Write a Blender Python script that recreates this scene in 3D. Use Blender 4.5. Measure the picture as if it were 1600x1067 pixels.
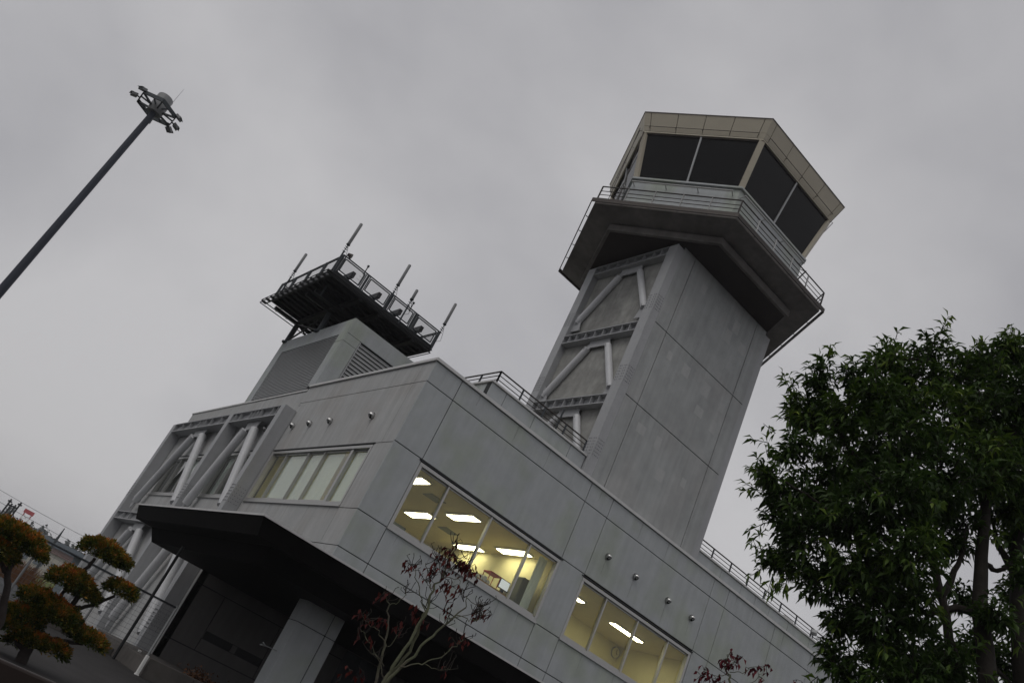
import bpy, math, random
import numpy as np
from mathutils import Vector, Matrix
sc = bpy.context.scene
for o in list(bpy.data.objects): bpy.data.objects.remove(o)
COL = sc.collection
rnd = random.Random(7)
# ------------------------------------------------------------------ camera
CAM = Vector((-7.834, -17.310, 1.0))
Rr = Vector((0.691349, -0.60015, 0.402313)); Rd = Vector((0.580626, 0.130087, -0.803711)); Rf = Vector((0.430011, 0.789238, 0.438398))
cd = bpy.data.cameras.new('camera'); cam = bpy.data.objects.new('camera', cd); COL.objects.link(cam)
m3 = Matrix((Rr, -Rd, -Rf)).transposed()
cam.matrix_world = Matrix.Translation(CAM) @ m3.to_4x4()
cd.lens = 29.727; cd.sensor_width = 36; cd.clip_start = 0.05; cd.clip_end = 5000
sc.camera = cam
# ------------------------------------------------------------------ world: overcast
SUN_EL, SUN_AZ = math.radians(55), math.radians(215)
w = bpy.data.worlds.new('World'); sc.world = w; w.use_nodes = True
nt = w.node_tree; nt.nodes.clear(); N = nt.nodes.new; L = nt.links.new
out = N('ShaderNodeOutputWorld'); mix = N('ShaderNodeMixShader'); b1 = N('ShaderNodeBackground'); b2 = N('ShaderNodeBackground')
sky = N('ShaderNodeTexSky'); sky.sky_type = 'NISHITA'; sky.sun_disc = False; sky.sun_elevation = SUN_EL; sky.sun_rotation = SUN_AZ; sky.dust_density = 6
b1.inputs['Strength'].default_value = 0.06; L(sky.outputs[0], b1.inputs['Color'])
tc = N('ShaderNodeTexCoord'); mp = N('ShaderNodeMapping'); mp.inputs['Scale'].default_value = (1.3, 1.6, 1.8); mp.inputs['Rotation'].default_value = (0.3, 0.2, 0.5)
L(tc.outputs['Generated'], mp.inputs['Vector'])
n1 = N('ShaderNodeTexNoise'); n1.inputs['Scale'].default_value = 1.35; n1.inputs['Detail'].default_value = 5; n1.inputs['Roughness'].default_value = 0.48; n1.inputs['Distortion'].default_value = 0.15
L(mp.outputs[0], n1.inputs['Vector'])
cr = N('ShaderNodeValToRGB'); e = cr.color_ramp.elements
e[0].position = 0.30; e[0].color = (0.245, 0.243, 0.262, 1); e[1].position = 0.68; e[1].color = (0.44, 0.434, 0.442, 1)
L(n1.outputs['Fac'], cr.inputs[0]); L(cr.outputs[0], b2.inputs['Color']); b2.inputs['Strength'].default_value = 1.0
mix.inputs[0].default_value = 0.93; L(b1.outputs[0], mix.inputs[1]); L(b2.outputs[0], mix.inputs[2]); L(mix.outputs[0], out.inputs['Surface'])
sd = bpy.data.lights.new('sun', 'SUN'); sd.energy = 0.5; sd.angle = math.radians(30); sd.color = (1, 0.97, 0.93)
so = bpy.data.objects.new('sun', sd); COL.objects.link(so); so.location = (-30, -30, 60)
so.rotation_euler = Vector((0.75, 0.25, -1.0)).to_track_quat('-Z', 'Y').to_euler()
sc.view_settings.view_transform = 'Standard'; sc.view_settings.look = 'None'; sc.view_settings.exposure = 0.33; sc.view_settings.gamma = 1
sc.view_settings.use_curve_mapping = False
sc.cycles.max_bounces = 8; sc.cycles.transparent_max_bounces = 16; sc.cycles.sample_clamp_indirect = 4

HAZE = 0.0006
# ------------------------------------------------------------------ materials
def mat(name, col, rough=0.7, metal=0.0, var=0.0, scale=3.0, bump=0.0, bscale=60, streak=0.0, col2=None, spec=0.3):
    m = bpy.data.materials.new(name); m.use_nodes = True; t = m.node_tree; n = t.nodes; l = t.links
    p = n['Principled BSDF']; p.inputs['Base Color'].default_value = (*col, 1); p.inputs['Roughness'].default_value = rough; p.inputs['Metallic'].default_value = metal
    p.inputs['Specular IOR Level'].default_value = spec
    if var or streak or col2:
        g = n.new('ShaderNodeNewGeometry')
        a = n.new('ShaderNodeTexNoise'); a.inputs['Scale'].default_value = scale; a.inputs['Detail'].default_value = 7; a.inputs['Roughness'].default_value = 0.62
        l.new(g.outputs['Position'], a.inputs['Vector'])
        r = n.new('ShaderNodeMapRange'); r.inputs[1].default_value = 0.3; r.inputs[2].default_value = 0.7; r.inputs[3].default_value = 1 - var; r.inputs[4].default_value = 1 + var
        l.new(a.outputs['Fac'], r.inputs[0])
        last = r.outputs[0]
        if streak:
            mpn = n.new('ShaderNodeMapping'); mpn.inputs['Scale'].default_value = (5, 5, 0.35); l.new(g.outputs['Position'], mpn.inputs[0])
            s = n.new('ShaderNodeTexNoise'); s.inputs['Scale'].default_value = 1.0; s.inputs['Detail'].default_value = 5; l.new(mpn.outputs[0], s.inputs['Vector'])
            r2 = n.new('ShaderNodeMapRange'); r2.inputs[1].default_value = 0.35; r2.inputs[2].default_value = 0.7; r2.inputs[3].default_value = 1 - streak; r2.inputs[4].default_value = 1 + streak * .6
            l.new(s.outputs['Fac'], r2.inputs[0])
            mu = n.new('ShaderNodeMath'); mu.operation = 'MULTIPLY'; l.new(last, mu.inputs[0]); l.new(r2.outputs[0], mu.inputs[1]); last = mu.outputs[0]
        cm = n.new('ShaderNodeMix'); cm.data_type = 'RGBA'
        cm.inputs[6].default_value = (*col, 1); cm.inputs[7].default_value = (*(col2 or col), 1)
        a2 = n.new('ShaderNodeTexNoise'); a2.inputs['Scale'].default_value = scale * .35; a2.inputs['Detail'].default_value = 6; l.new(g.outputs['Position'], a2.inputs['Vector'])
        r3 = n.new('ShaderNodeMapRange'); r3.inputs[1].default_value = 0.48; r3.inputs[2].default_value = 0.66; l.new(a2.outputs['Fac'], r3.inputs[0]); l.new(r3.outputs[0], cm.inputs[0])
        vm = n.new('ShaderNodeVectorMath'); vm.operation = 'SCALE'; l.new(cm.outputs[2], vm.inputs[0]); l.new(last, vm.inputs['Scale'])
        l.new(vm.outputs[0], p.inputs['Base Color'])
    if bump:
        g2 = n.new('ShaderNodeNewGeometry'); b = n.new('ShaderNodeTexNoise'); b.inputs['Scale'].default_value = bscale; b.inputs['Detail'].default_value = 4
        l.new(g2.outputs['Position'], b.inputs['Vector']); bn = n.new('ShaderNodeBump'); bn.inputs['Strength'].default_value = bump; bn.inputs['Distance'].default_value = 0.01
        l.new(b.outputs['Fac'], bn.inputs['Height']); l.new(bn.outputs[0], p.inputs['Normal'])
    return m
def leafmat(name, cols, rough=0.5, trans=0.25, spec=0.14):
    m = bpy.data.materials.new(name); m.use_nodes = True; t = m.node_tree; n = t.nodes; l = t.links
    p = n['Principled BSDF']; p.inputs['Roughness'].default_value = rough; p.inputs['Specular IOR Level'].default_value = spec
    a = n.new('ShaderNodeAttribute'); a.attribute_name = 'tone'
    c = n.new('ShaderNodeValToRGB'); c.color_ramp.elements[0].color = (*cols[0], 1); c.color_ramp.elements[1].color = (*cols[-1], 1)
    for i, k in enumerate(cols[1:-1]):
        el = c.color_ramp.elements.new((i + 1) / (len(cols) - 1)); el.color = (*k, 1)
    l.new(a.outputs['Fac'], c.inputs[0]); l.new(c.outputs[0], p.inputs['Base Color'])
    tr = n.new('ShaderNodeBsdfTranslucent'); l.new(c.outputs[0], tr.inputs['Color'])
    mx = n.new('ShaderNodeMixShader'); mx.inputs[0].default_value = trans
    l.new(p.outputs[0], mx.inputs[1]); l.new(tr.outputs[0], mx.inputs[2]); l.new(mx.outputs[0], n['Material Output'].inputs['Surface'])
    return m
def glass(name, tint=(0.93, 0.95, 0.93), gl=1.0, ior=1.5):
    m = bpy.data.materials.new(name); m.use_nodes = True; t = m.node_tree; n = t.nodes; l = t.links; n.remove(n['Principled BSDF'])
    tr = n.new('ShaderNodeBsdfTransparent'); tr.inputs['Color'].default_value = (*tint, 1)
    g = n.new('ShaderNodeBsdfGlossy'); g.inputs['Roughness'].default_value = 0.02; g.inputs['Color'].default_value = (gl, gl, gl, 1)
    f = n.new('ShaderNodeFresnel'); gb = n.new('ShaderNodeNewGeometry'); mr = n.new('ShaderNodeMapRange'); mr.inputs[3].default_value = ior; mr.inputs[4].default_value = 1 / ior
    l.new(gb.outputs['Backfacing'], mr.inputs[0]); l.new(mr.outputs[0], f.inputs['IOR']); mx = n.new('ShaderNodeMixShader')
    l.new(f.outputs[0], mx.inputs[0]); l.new(tr.outputs[0], mx.inputs[1]); l.new(g.outputs[0], mx.inputs[2]); l.new(mx.outputs[0], n['Material Output'].inputs['Surface'])
    return m
def emis(name, col, s):
    m = bpy.data.materials.new(name); m.use_nodes = True; p = m.node_tree.nodes['Principled BSDF']
    p.inputs['Base Color'].default_value = (.8, .8, .8, 1); p.inputs['Emission Color'].default_value = (*col, 1); p.inputs['Emission Strength'].default_value = s
    return m
def meshmat(name, col, alpha):
    m = bpy.data.materials.new(name); m.use_nodes = True; p = m.node_tree.nodes['Principled BSDF']
    p.inputs['Base Color'].default_value = (*col, 1); p.inputs['Alpha'].default_value = alpha; p.inputs['Roughness'].default_value = .6
    return m
M = {}
M['wall'] = mat('painted_concrete', (.41, .434, .442), .75, var=.07, scale=2.2, bump=.15, streak=.07, col2=(.375, .41, .365))
M['wall_side'] = mat('painted_render', (.415, .422, .42), .75, var=.06, scale=2.0, bump=.12, streak=.10, col2=(.39, .385, .375))
M['tower'] = mat('fair_faced_concrete', (.365, .38, .378), .8, var=.11, scale=1.7, bump=.3, bscale=35, streak=.11, col2=(.39, .395, .39))
M['patch'] = mat('repair_mortar', (.425, .435, .43), .85, var=.06, scale=6, streak=.05)
M['rough'] = mat('recessed_mortar', (.28, .28, .265), .9, var=.16, scale=3.5, bump=.8, bscale=25, streak=.12, col2=(.35, .35, .33))
M['joint'] = mat('joint_sealant', (.035, .038, .04), .8)
M['steel'] = mat('grey_painted_steel', (.37, .378, .388), .5, var=.05, scale=4, streak=.06, spec=.4)
M['pipe'] = mat('pale_painted_tube', (.56, .57, .585), .45, var=.04, scale=5, streak=.04, spec=.4)
M['alu'] = mat('aluminium', (.42, .42, .41), .4, metal=.6, var=.04, scale=8)
M['cap'] = mat('coping_metal', (.55, .55, .54), .45, metal=.3, var=.08, scale=5)
M['cream'] = mat('champagne_panel', (.48, .44, .35), .45, metal=.1, var=.04, scale=2)
M['bronze'] = mat('bronze_trim', (.055, .047, .043), .5, metal=.4)
M['stain'] = meshmat('washed_dirt', (.16, .155, .14), .16)
M['railbrown'] = mat('dark_brown_rail', (.022, .014, .011), .45)
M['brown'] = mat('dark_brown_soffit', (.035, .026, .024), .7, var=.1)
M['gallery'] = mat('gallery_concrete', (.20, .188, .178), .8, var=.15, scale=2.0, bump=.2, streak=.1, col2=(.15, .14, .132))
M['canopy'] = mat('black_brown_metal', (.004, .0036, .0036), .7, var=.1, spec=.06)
M['dark'] = mat('dark_steel', (.05, .058, .065), .55, metal=.3, var=.1, scale=6)
M['black'] = mat('black_metal', (.02, .021, .023), .5, metal=.3)
M['mast'] = mat('mast_steel', (.04, .046, .062), .5, metal=.3, var=.08, scale=3)
M['grey'] = mat('grey_plastic', (.20, .205, .21), .5)
M['lgrey'] = mat('light_grey_metal', (.40, .41, .415), .45, metal=.3, var=.05)
M['chrome'] = mat('stainless', (.55, .55, .54), .28, metal=1.0)
M['mesh'] = meshmat('fine_wire_mesh', (.10, .105, .11), .30)
M['fmesh'] = meshmat('fence_wire', (.10, .11, .12), 1.0)
M['cabglass'] = glass('tinted_cab_glass', (.11, .105, .13), .68, 1.38)
M['glass'] = glass('window_glass', (.93, .95, .92), .9, 1.45)
M['frost'] = leafmat('white_blind_and_reflection', [(.70, .76, .76), (.70, .76, .76)], .6, .28)
M['cream_wall'] = mat('cream_interior_paint', (.72, .67, .42), .9, var=.03)
M['ceil'] = mat('ceiling_board', (.74, .66, .42), .95, var=.05, scale=6)
M['floor'] = mat('office_carpet', (.12, .12, .11), .9)
M['tube'] = emis('fluorescent_tube', (1.0, .90, .58), 9.5); M['tube_strong'] = emis('bright_fluorescent_tube', (1.0, .90, .58), 17)
M['wood'] = mat('wood', (.42, .25, .10), .6, var=.1, scale=5)
M['red'] = mat('red_vinyl', (.42, .07, .05), .6)
M['gcab'] = mat('grey_green_locker', (.17, .19, .15), .5)
M['white'] = mat('white_paint', (.72, .72, .70), .6, var=.06, scale=5)
M['asphalt'] = mat('asphalt', (.042, .040, .040), .9, var=.2, scale=1.2, bump=.5, bscale=90, spec=.15)
M['pave'] = mat('apron_asphalt', (.07, .073, .078), .9, var=.12, scale=.2, spec=.15)
M['grass'] = mat('grass', (.085, .11, .03), .95, var=.35, scale=.4, col2=(.13, .13, .04), spec=.05)
M['reed'] = mat('brown_reed', (.16, .075, .035), .9, var=.2, scale=4)
M['dkerb'] = mat('dark_concrete', (.10, .092, .085), .9, var=.2, scale=3, bump=.4)  # a darker, browner tone than the kerb concrete
M['kerb'] = mat('kerb_concrete', (.26, .25, .235), .9, var=.15, scale=4, bump=.4)
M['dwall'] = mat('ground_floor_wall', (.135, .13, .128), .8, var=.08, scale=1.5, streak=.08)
M['beige'] = mat('beige_cladding', (.42, .40, .36), .8, var=.05, scale=.3)
M['roofred'] = mat('faded_red_fascia', (.20, .135, .125), .8)
M['roofgrey'] = mat('blue_grey_roof', (.13, .155, .18), .7, var=.05, scale=.3)
M['bark'] = mat('bark', (.026, .022, .018), .9, var=.25, scale=9, bump=.8, bscale=30)
M['bark2'] = mat('lichen_bark', (.10, .105, .065), .9, var=.25, scale=12, bump=.6, bscale=50, col2=(.08, .07, .055))
M['bark3'] = mat('topiary_bark', (.03, .024, .022), .9, var=.2, scale=12, bump=.6)
M['leaf'] = leafmat('evergreen_leaf', [(.020, .042, .010), (.050, .095, .016), (.12, .185, .026), (.28, .34, .05)], .5, .36, .24)
M['rleaf'] = leafmat('autumn_leaf', [(.035, .009, .010), (.075, .013, .012), (.13, .024, .018)], .6, .3)
M['rleaf2'] = leafmat('crimson_leaf', [(.05, .010, .016), (.10, .014, .022), (.14, .02, .028)], .55, .3)
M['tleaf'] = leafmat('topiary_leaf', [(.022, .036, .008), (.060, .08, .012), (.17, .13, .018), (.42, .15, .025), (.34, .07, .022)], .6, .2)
M['tree_far'] = leafmat('far_foliage', [(.030, .042, .038), (.045, .06, .05)], .9, .1)
M['soil'] = mat('soil', (.05, .04, .03), 1, var=.3, scale=3)
M['redpaint'] = mat('red_paint', (.50, .06, .07), .6)

# ------------------------------------------------------------------ mesh helpers
WL = {}      # world offset of every object's own origin
class MB:
    def __init__(s): s.v = []; s.f = []
    def box(s, x0, x1, y0, y1, z0, z1):
        b = len(s.v); s.v += [(x, y, z) for z in (z0, z1) for y in (y0, y1) for x in (x0, x1)]
        s.f += [tuple(b + i for i in q) for q in ((0, 2, 3, 1), (4, 5, 7, 6), (0, 1, 5, 4), (2, 6, 7, 3), (0, 4, 6, 2), (1, 3, 7, 5))]; return s
    def beam(s, p0, p1, w_, h, up=(0, 0, 1)):
        p0, p1 = Vector(p0), Vector(p1); d = (p1 - p0).normalized(); u = Vector(up)
        if abs(d.dot(u)) > .98: u = Vector((0, 1, 0))
        a = d.cross(u).normalized(); c = a.cross(d).normalized(); b = len(s.v)
        for p in (p0, p1):
            for i, j in ((-1, -1), (1, -1), (1, 1), (-1, 1)): s.v.append(tuple(p + a * i * w_ / 2 + c * j * h / 2))
        s.f += [tuple(b + i for i in q) for q in ((0, 1, 2, 3), (7, 6, 5, 4), (0, 4, 5, 1), (1, 5, 6, 2), (2, 6, 7, 3), (3, 7, 4, 0))]; return s
    def ring(s, cs, rs, n=12, cap=True):
        cs = [Vector(c) for c in cs]; b = len(s.v); prev = None
        for i, c in enumerate(cs):
            d = (cs[min(i + 1, len(cs) - 1)] - cs[max(i - 1, 0)]).normalized()
            if prev is None:
                a = d.orthogonal().normalized()
            else:
                a = (prev - d * prev.dot(d)).normalized()
            prev = a; e2 = d.cross(a)
            for k in range(n):
                t = 2 * math.pi * k / n; s.v.append(tuple(c + (a * math.cos(t) + e2 * math.sin(t)) * rs[i]))
        for i in range(len(cs) - 1):
            for k in range(n):
                k2 = (k + 1) % n; s.f.append((b + i * n + k, b + i * n + k2, b + (i + 1) * n + k2, b + (i + 1) * n + k))
        if cap:
            s.f.append(tuple(b + k for k in range(n))[::-1]); s.f.append(tuple(b + (len(cs) - 1) * n + k for k in range(n)))
        return s
    def tube(s, p0, p1, r, n=10, r2=None): return s.ring([p0, p1], [r, r if r2 is None else r2], n)
    def poly(s, pts_bottom, pts_top):
        n = len(pts_bottom); b = len(s.v); s.v += [tuple(p) for p in pts_bottom] + [tuple(p) for p in pts_top]
        s.f.append(tuple(b + i for i in range(n))[::-1]); s.f.append(tuple(b + n + i for i in range(n)))
        for i in range(n): j = (i + 1) % n; s.f.append((b + i, b + j, b + n + j, b + n + i))
        return s
    def loops(s, ls, closed_profile=True):
        """sweep of closed loops: ls is a list of loops (same count) joined in order; last joins first"""
        n = len(ls[0]); b = len(s.v); k = len(ls)
        for lp in ls: s.v += [tuple(p) for p in lp]
        for i in range(k if closed_profile else k - 1):
            i2 = (i + 1) % k
            for j in range(n):
                j2 = (j + 1) % n; s.f.append((b + i * n + j, b + i * n + j2, b + i2 * n + j2, b + i2 * n + j))
        return s
    def quad(s, a, b_, c, d): b = len(s.v); s.v += [tuple(a), tuple(b_), tuple(c), tuple(d)]; s.f.append((b, b + 1, b + 2, b + 3)); return s
    def build(s, name, m, parent=None, smooth=False, bevel=0, loc=None):
        off = Vector((0, 0, 0))
        if parent is not None:
            off = WL[parent.name]
        elif loc is not None: off = Vector(loc)
        me = bpy.data.meshes.new(name)
        me.from_pydata([(v[0] - off.x, v[1] - off.y, v[2] - off.z) for v in s.v], [], s.f); me.update()
        me.materials.append(M[m] if isinstance(m, str) else m)
        if smooth: me.polygons.foreach_set('use_smooth', [True] * len(me.polygons))
        o = bpy.data.objects.new(name, me); COL.objects.link(o)
        if parent is not None: o.parent = parent
        elif loc is not None: o.location = loc
        WL[o.name] = off
        if smooth:
            try: me.set_sharp_from_angle(angle=math.radians(40))
            except Exception: pass
        if bevel:
            b = o.modifiers.new('bevel', 'BEVEL'); b.width = bevel; b.segments = 2; b.limit_method = 'ANGLE'
        return o
def thing(name, label, cat, loc, group=None):
    o = bpy.data.objects.new(name, None); COL.objects.link(o); o.location = loc; o.empty_display_size = .3; WL[o.name] = Vector(loc)
    return tag(o, label, cat, group)
def tag(o, label, cat, group=None):
    o['label'] = label; o['category'] = cat
    if group: o['group'] = group
    return o
def kind(o, k): o['kind'] = k; return o
def polar(az, D, z): a = math.radians(az); return Vector((CAM.x + D * math.sin(a), CAM.y + D * math.cos(a), z))

# ------------------------------------------------------------------ ground
g = MB(); g.quad((-600, -200, 0), (600, -200, 0), (600, 1000, 0), (-600, 1000, 0)); kind(g.build('ground', 'pave'), 'structure')
g = MB(); g.quad((-60, -60, .004), (60, -60, .004), (60, 10, .004), (-60, 10, .004)); kind(g.build('forecourt', 'asphalt'), 'structure')
g = MB(); g.quad(polar(2, 64, .008), polar(30, 52, .008), polar(30, 128, .008), polar(0, 128, .008)); kind(g.build('grass', 'grass'), 'structure')
g = MB(); g.quad(polar(-60, 130, .012), polar(28, 200, .012), polar(25, 700, .012), polar(-40, 700, .012)); kind(g.build('airfield_grass', 'grass'), 'structure')
g = MB(); a = polar(9.0, 22.6, .012); g.quad(a, a + Vector((.55, .1, 0)), a + Vector((.5, .9, 0)), a + Vector((.38, .9, 0))); kind(g.build('road_marking', 'white'), 'structure')
# kerb of stones along the drive
kb = MB(); p0, p1 = polar(10.6, 46, 0), polar(14.6, 31, 0); n = 22
for i in range(n):
    a = p0.lerp(p1, (i + .03) / n); b = p0.lerp(p1, (i + .97) / n); kb.beam(a + Vector((0, 0, .06)), b + Vector((0, 0, .06)), .28, .16)
kind(kb.build('kerb', 'kerb', bevel=.02), 'structure')

# ------------------------------------------------------------------ terminal building
T = thing('terminal_building', 'two storey grey panelled airport office building with lit windows above a dark canopy', 'building', (8, 6, 0))
def F(u, v, d): return (u, d, v)      # front plane: u = x, v = z, d = depth inwards
def S(u, v, d): return (d, u, v)      # side plane: u = y
def pbox(mb, P, u0, u1, v0, v1, d0, d1):
    c = [P(u, v, d) for u in (u0, u1) for v in (v0, v1) for d in (d0, d1)]
    xs, ys, zs = zip(*c); mb.box(min(xs), max(xs), min(ys), max(ys), min(zs), max(zs))
def panels(mb, jb, P, cells, off=0.0, th=.045, gap=.022):
    for (u0, u1, v0, v1) in cells:
        pbox(mb, P, u0 + gap / 2, u1 - gap / 2, v0 + gap / 2, v1 - gap / 2, off, off + th)
        pbox(jb, P, max(u0, .03), u1, v0, v1, off + th - .02, off + .22)
cols = [(11.45, 12.2), (12.2, 14.69), (14.69, 16.8)] + [(16.8 + 2.3 * i, 19.1 + 2.3 * i) for i in range(6)]
XR = cols[-1][1]
fc = []
for (a, b) in [(-.011, .86), (.86, 5.78), (5.78, 6.69), (6.69, 11.45)] + cols:
    fc.append((a, b, 8.3, 8.87))
    fc.append((a, b, 6.64, 8.3))
    fc.append((a, b, 3.97, 4.87))
    fc.append((a, b, 3.3, 3.97))
for (a, b) in [(-.011, .86), (5.78, 6.69)] + cols: fc.append((a, b, 4.87, 6.64))
jm, wm = MB(), MB(); panels(wm, jm, F, fc)
wm.build('front_wall', 'wall', T, bevel=.004); jm.build('front_wall_joints', 'joint', T)
YL = 19.4
sc_ = [(.038, .62, 8.3, 8.87), (.62, 7.55, 8.3, 8.87), (.038, .62, 6.6, 8.3), (.62, 7.55, 6.6, 8.3), (.038, .94, 4.87, 6.6), (7.24, 7.55, 4.9, 6.6),
       (.94, 7.24, 3.97, 4.9), (.038, .94, 3.97, 4.87), (7.24, 7.55, 3.97, 4.9), (.038, .63, 3.3, 3.97), (.63, 7.55, 3.3, 3.97),
       (7.55, YL, 6.6, 8.75), (7.55, 8.0, 4.95, 6.6), (11.7, 12.7, 4.95, 6.6), (17.9, YL, 4.95, 6.6), (7.55, YL, 3.97, 4.95), (7.2, YL, 0, 3.97)]
jm, wm = MB(), MB(); panels(wm, jm, S, sc_, gap=.016)
wm.build('side_wall', 'wall_side', T, bevel=.004); jm.build('side_wall_joints', 'joint', T)
# copings
c = MB(); c.box(-.05, XR, -.05, .26, 8.872, 8.955); c.box(-.05, .26, .262, 7.5, 8.875, 8.955); c.box(-.03, .26, 7.562, YL + .05, 8.755, 8.82); c.build('parapet_coping', 'cap', T, bevel=.008)
r = MB(); r.box(.23, XR, .25, 14, 8.5, 8.6); r.build('roof', 'kerb', T)
# closing back walls and second-storey slab
b = MB(); b.box(0.1, XR, 19.3, 19.4, 0, 8.75); b.box(XR - .1, XR, .2, 19.3, 0, 8.75); b.box(.1, XR, 14, 14.2, 6, 8.9); b.build('rear_wall', 'wall_side', T)
s = MB(); s.box(.05, XR - .12, .05, 19.2, 3.62, 3.9); s.build('floor_slab', 'kerb', T)
# ground floor set-back wall
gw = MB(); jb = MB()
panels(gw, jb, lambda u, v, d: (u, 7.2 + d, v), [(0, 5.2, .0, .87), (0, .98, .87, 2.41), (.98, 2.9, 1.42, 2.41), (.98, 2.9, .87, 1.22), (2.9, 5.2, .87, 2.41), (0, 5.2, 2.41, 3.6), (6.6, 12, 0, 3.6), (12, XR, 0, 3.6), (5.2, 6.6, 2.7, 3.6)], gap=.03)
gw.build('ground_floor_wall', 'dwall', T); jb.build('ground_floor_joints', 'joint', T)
sl = MB(); sl.box(.98, 1.0, 7.22, 7.3, 1.22, 1.42); sl.build('slit_frame', 'dwall', T); sl = MB(); sl.box(1.9, 2.05, 7.21, 7.3, 1.22, 1.42); sl.build('slit_frame', 'dwall', T)
for a, b_ in ((1.0, 1.9), (2.05, 2.9)):
    q = MB(); q.box(a, b_, 7.26, 7.28, 1.22, 1.42); q.build('slit_window', 'black', T)
dr = MB(); dr.box(5.2, 6.6, 7.3, 7.35, 0, 2.7); dr.box(5.86, 5.9, 7.28, 7.3, 0, 2.7); dr.build('entrance_door', 'dark', T)
# windows
def window(P, u0, u1, v0, v1, mulls, blind_or_reflection=False, dark=False, sw=.05):
    f = MB(); e_ = .055
    pbox(f, P, u0 - .04, u1 + .04, v1 - .03, v1 + .05, -.012, .14)
    pbox(f, P, u0 - .04, u1 + .04, v0 - .04, v0 + .045, -.012, .14)
    pbox(f, P, u0 - .04, u0 + .045, v0 + .046, v1 - .031, -.010, .14); pbox(f, P, u1 - .045, u1 + .04, v0 + .046, v1 - .031, -.010, .14)
    for m_ in mulls:
        ww = .12 if (blind_or_reflection and m_ == mulls[0]) else sw
        pbox(f, P, m_ - ww / 2, m_ + ww / 2, v0 + .046, v1 - .031, .02, .12)
    edges = [u0 + .045] + list(mulls) + [u1 - .045]
    for i in range(len(edges) - 1):      # thin sash rims
        a, b = edges[i] + sw / 2, edges[i + 1] - sw / 2; d = .05 if i % 2 else .075
        for (q0, q1, q2, q3) in ((a, b, v0 + .046, v0 + .10), (a, b, v1 - .075, v1 - .032)): pbox(f, P, q0, q1, q2, q3, d, d + .04)
    o = f.build('window', 'alu', T, bevel=.003)
    q = MB(); pbox(q, P, u0 + .045, u1 - .045, v0 + .045, v1 - .03, .09, .096); q.build('glass', 'glass', o)
    s_ = MB(); pbox(s_, P, u0 - .05, u1 + .05, v0 - .085, v0 - .042, -.045, .1); s_.build('sill', 'alu', o, bevel=.004)
    h = MB(); pbox(h, P, u0 - .1, u1 + .1, v1 + .075, v1 + .105, -.02, .05); h.build('drip_moulding', 'joint', o)
    return o
w1 = window(F, .9, 5.74, 4.93, 6.52, [1.86, 3.33, 4.74]); w2 = window(F, 6.72, 11.38, 4.93, 6.5, [7.75, 9.1, 10.45])
w3 = window(S, .98, 7.2, 4.96, 6.5, [1.98, 3.56, 4.6, 6.15], blind_or_reflection=True, sw=.028)
w4 = window(S, 8.05, 11.65, 5.02, 6.55, [9.2, 10.4]); w5 = window(S, 12.75, 17.85, 5.02, 6.55, [14.0, 15.3, 16.6])
for o, ys in ((w3, [(1.0, 1.9), (2.55, 3.5), (3.6, 4.55), (4.66, 6.1)]), (w4, [(8.9, 9.6), (10.7, 11.2)]), (w5, [(13.4, 13.9), (14.7, 15.1)])):  # in the two windows behind the brace frame the sheets paint white reflections
    for (a, b) in ys:
        q = MB(); n_ = 10; pts = []
        for i in range(n_ + 1):
            t = a + (b - a) * i / n_; pts.append((.13 + .012 * math.sin(i * 2.1 + a), t))
        for i in range(n_):
            (d0, y0), (d1, y1) = pts[i], pts[i + 1]; q.quad((d0, y0, 5.0), (d1, y1, 5.0), (d1, y1, 6.48), (d0, y0, 6.48))
        q.build('blind_or_reflection', 'frost', o)
# interior rooms
def room(x0, x1, y0, y1):
    z0, z1 = 3.95, 6.75; r_ = MB(); t = .05
    r_.box(x0, x1, y1, y1 + t, z0, z1)
    r_.box(x0 - t, x0, 0.3, y1, z0, z1) if x0 > 1 else None
    r_.box(x1, x1 + t, y0, y1, z0, z1)
    r_.box(x0, x1, y0 - .04, y0, z0, 4.88); r_.box(x0, x1, y0 - .04, y0, 6.56, z1)
    r_.build('room_wall', 'cream_wall', T)
    c_ = MB(); c_.box(x0, x1, y0 - .04, y1, z1, z1 + .05); c_.build('room_ceiling', 'ceil', T)
    f_ = MB(); f_.box(x0, x1, y0 - .04, y1, z0 - .04, z0); f_.build('room_floor', 'floor', T)
room(.27, 6.32, .28, 7.3)
room(6.42, 13.2, .28, 4.6)
x_ = MB(); x_.box(.225, .265, .28, .93, 3.95, 6.75); x_.box(.225, .265, 7.25, 7.35, 3.95, 6.75); x_.build('room_wall', 'cream_wall', T)
x_ = MB(); x_.box(.4, 6, 7.4, 7.44, 3.95, 6.9); x_.box(.4, 6.0, 7.4, 19.2, 6.7, 6.75); x_.box(1.6, 1.65, 7.45, 19.2, 3.95, 6.69); x_.build('corridor_wall', 'gcab', T)
bk = MB(); bk.box(.3, 1.0, 6.35, 6.62, 6.752, 6.76); bk.box(2.7, 3.2, 2.2, 2.7, 6.735, 6.75); bk.box(4.7, 5.2, 4.2, 4.7, 6.735, 6.75); bk.build('ceiling_grille', 'gcab', T)
def clight(x0, x1, y0, y1, label):
    t = thing('ceiling_light', label, 'ceiling light', ((x0 + x1) / 2, (y0 + y1) / 2, 6.75), 'fluorescent ceiling lights in the offices')
    h = MB(); h.box(x0 - .05, x1 + .05, y0 - .05, y1 + .05, 6.715, 6.748); h.build('housing', 'white', t)
    d = MB(); d.box(x0, x1, y0, y1, 6.70, 6.714); d.build('tube_panel', 'tube_strong' if x0 > 7 else 'tube', t)
clight(1.85, 2.13, 1.5, 2.8, 'lit panel light at top left corner of the large left lit window')
clight(3.82, 4.12, 4.0, 5.3, 'lit panel light low in the first pane of the large lit window')
clight(3.82, 4.12, 1.7, 2.97, 'lit panel light in the second pane of the large lit window, near the glass')
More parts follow.
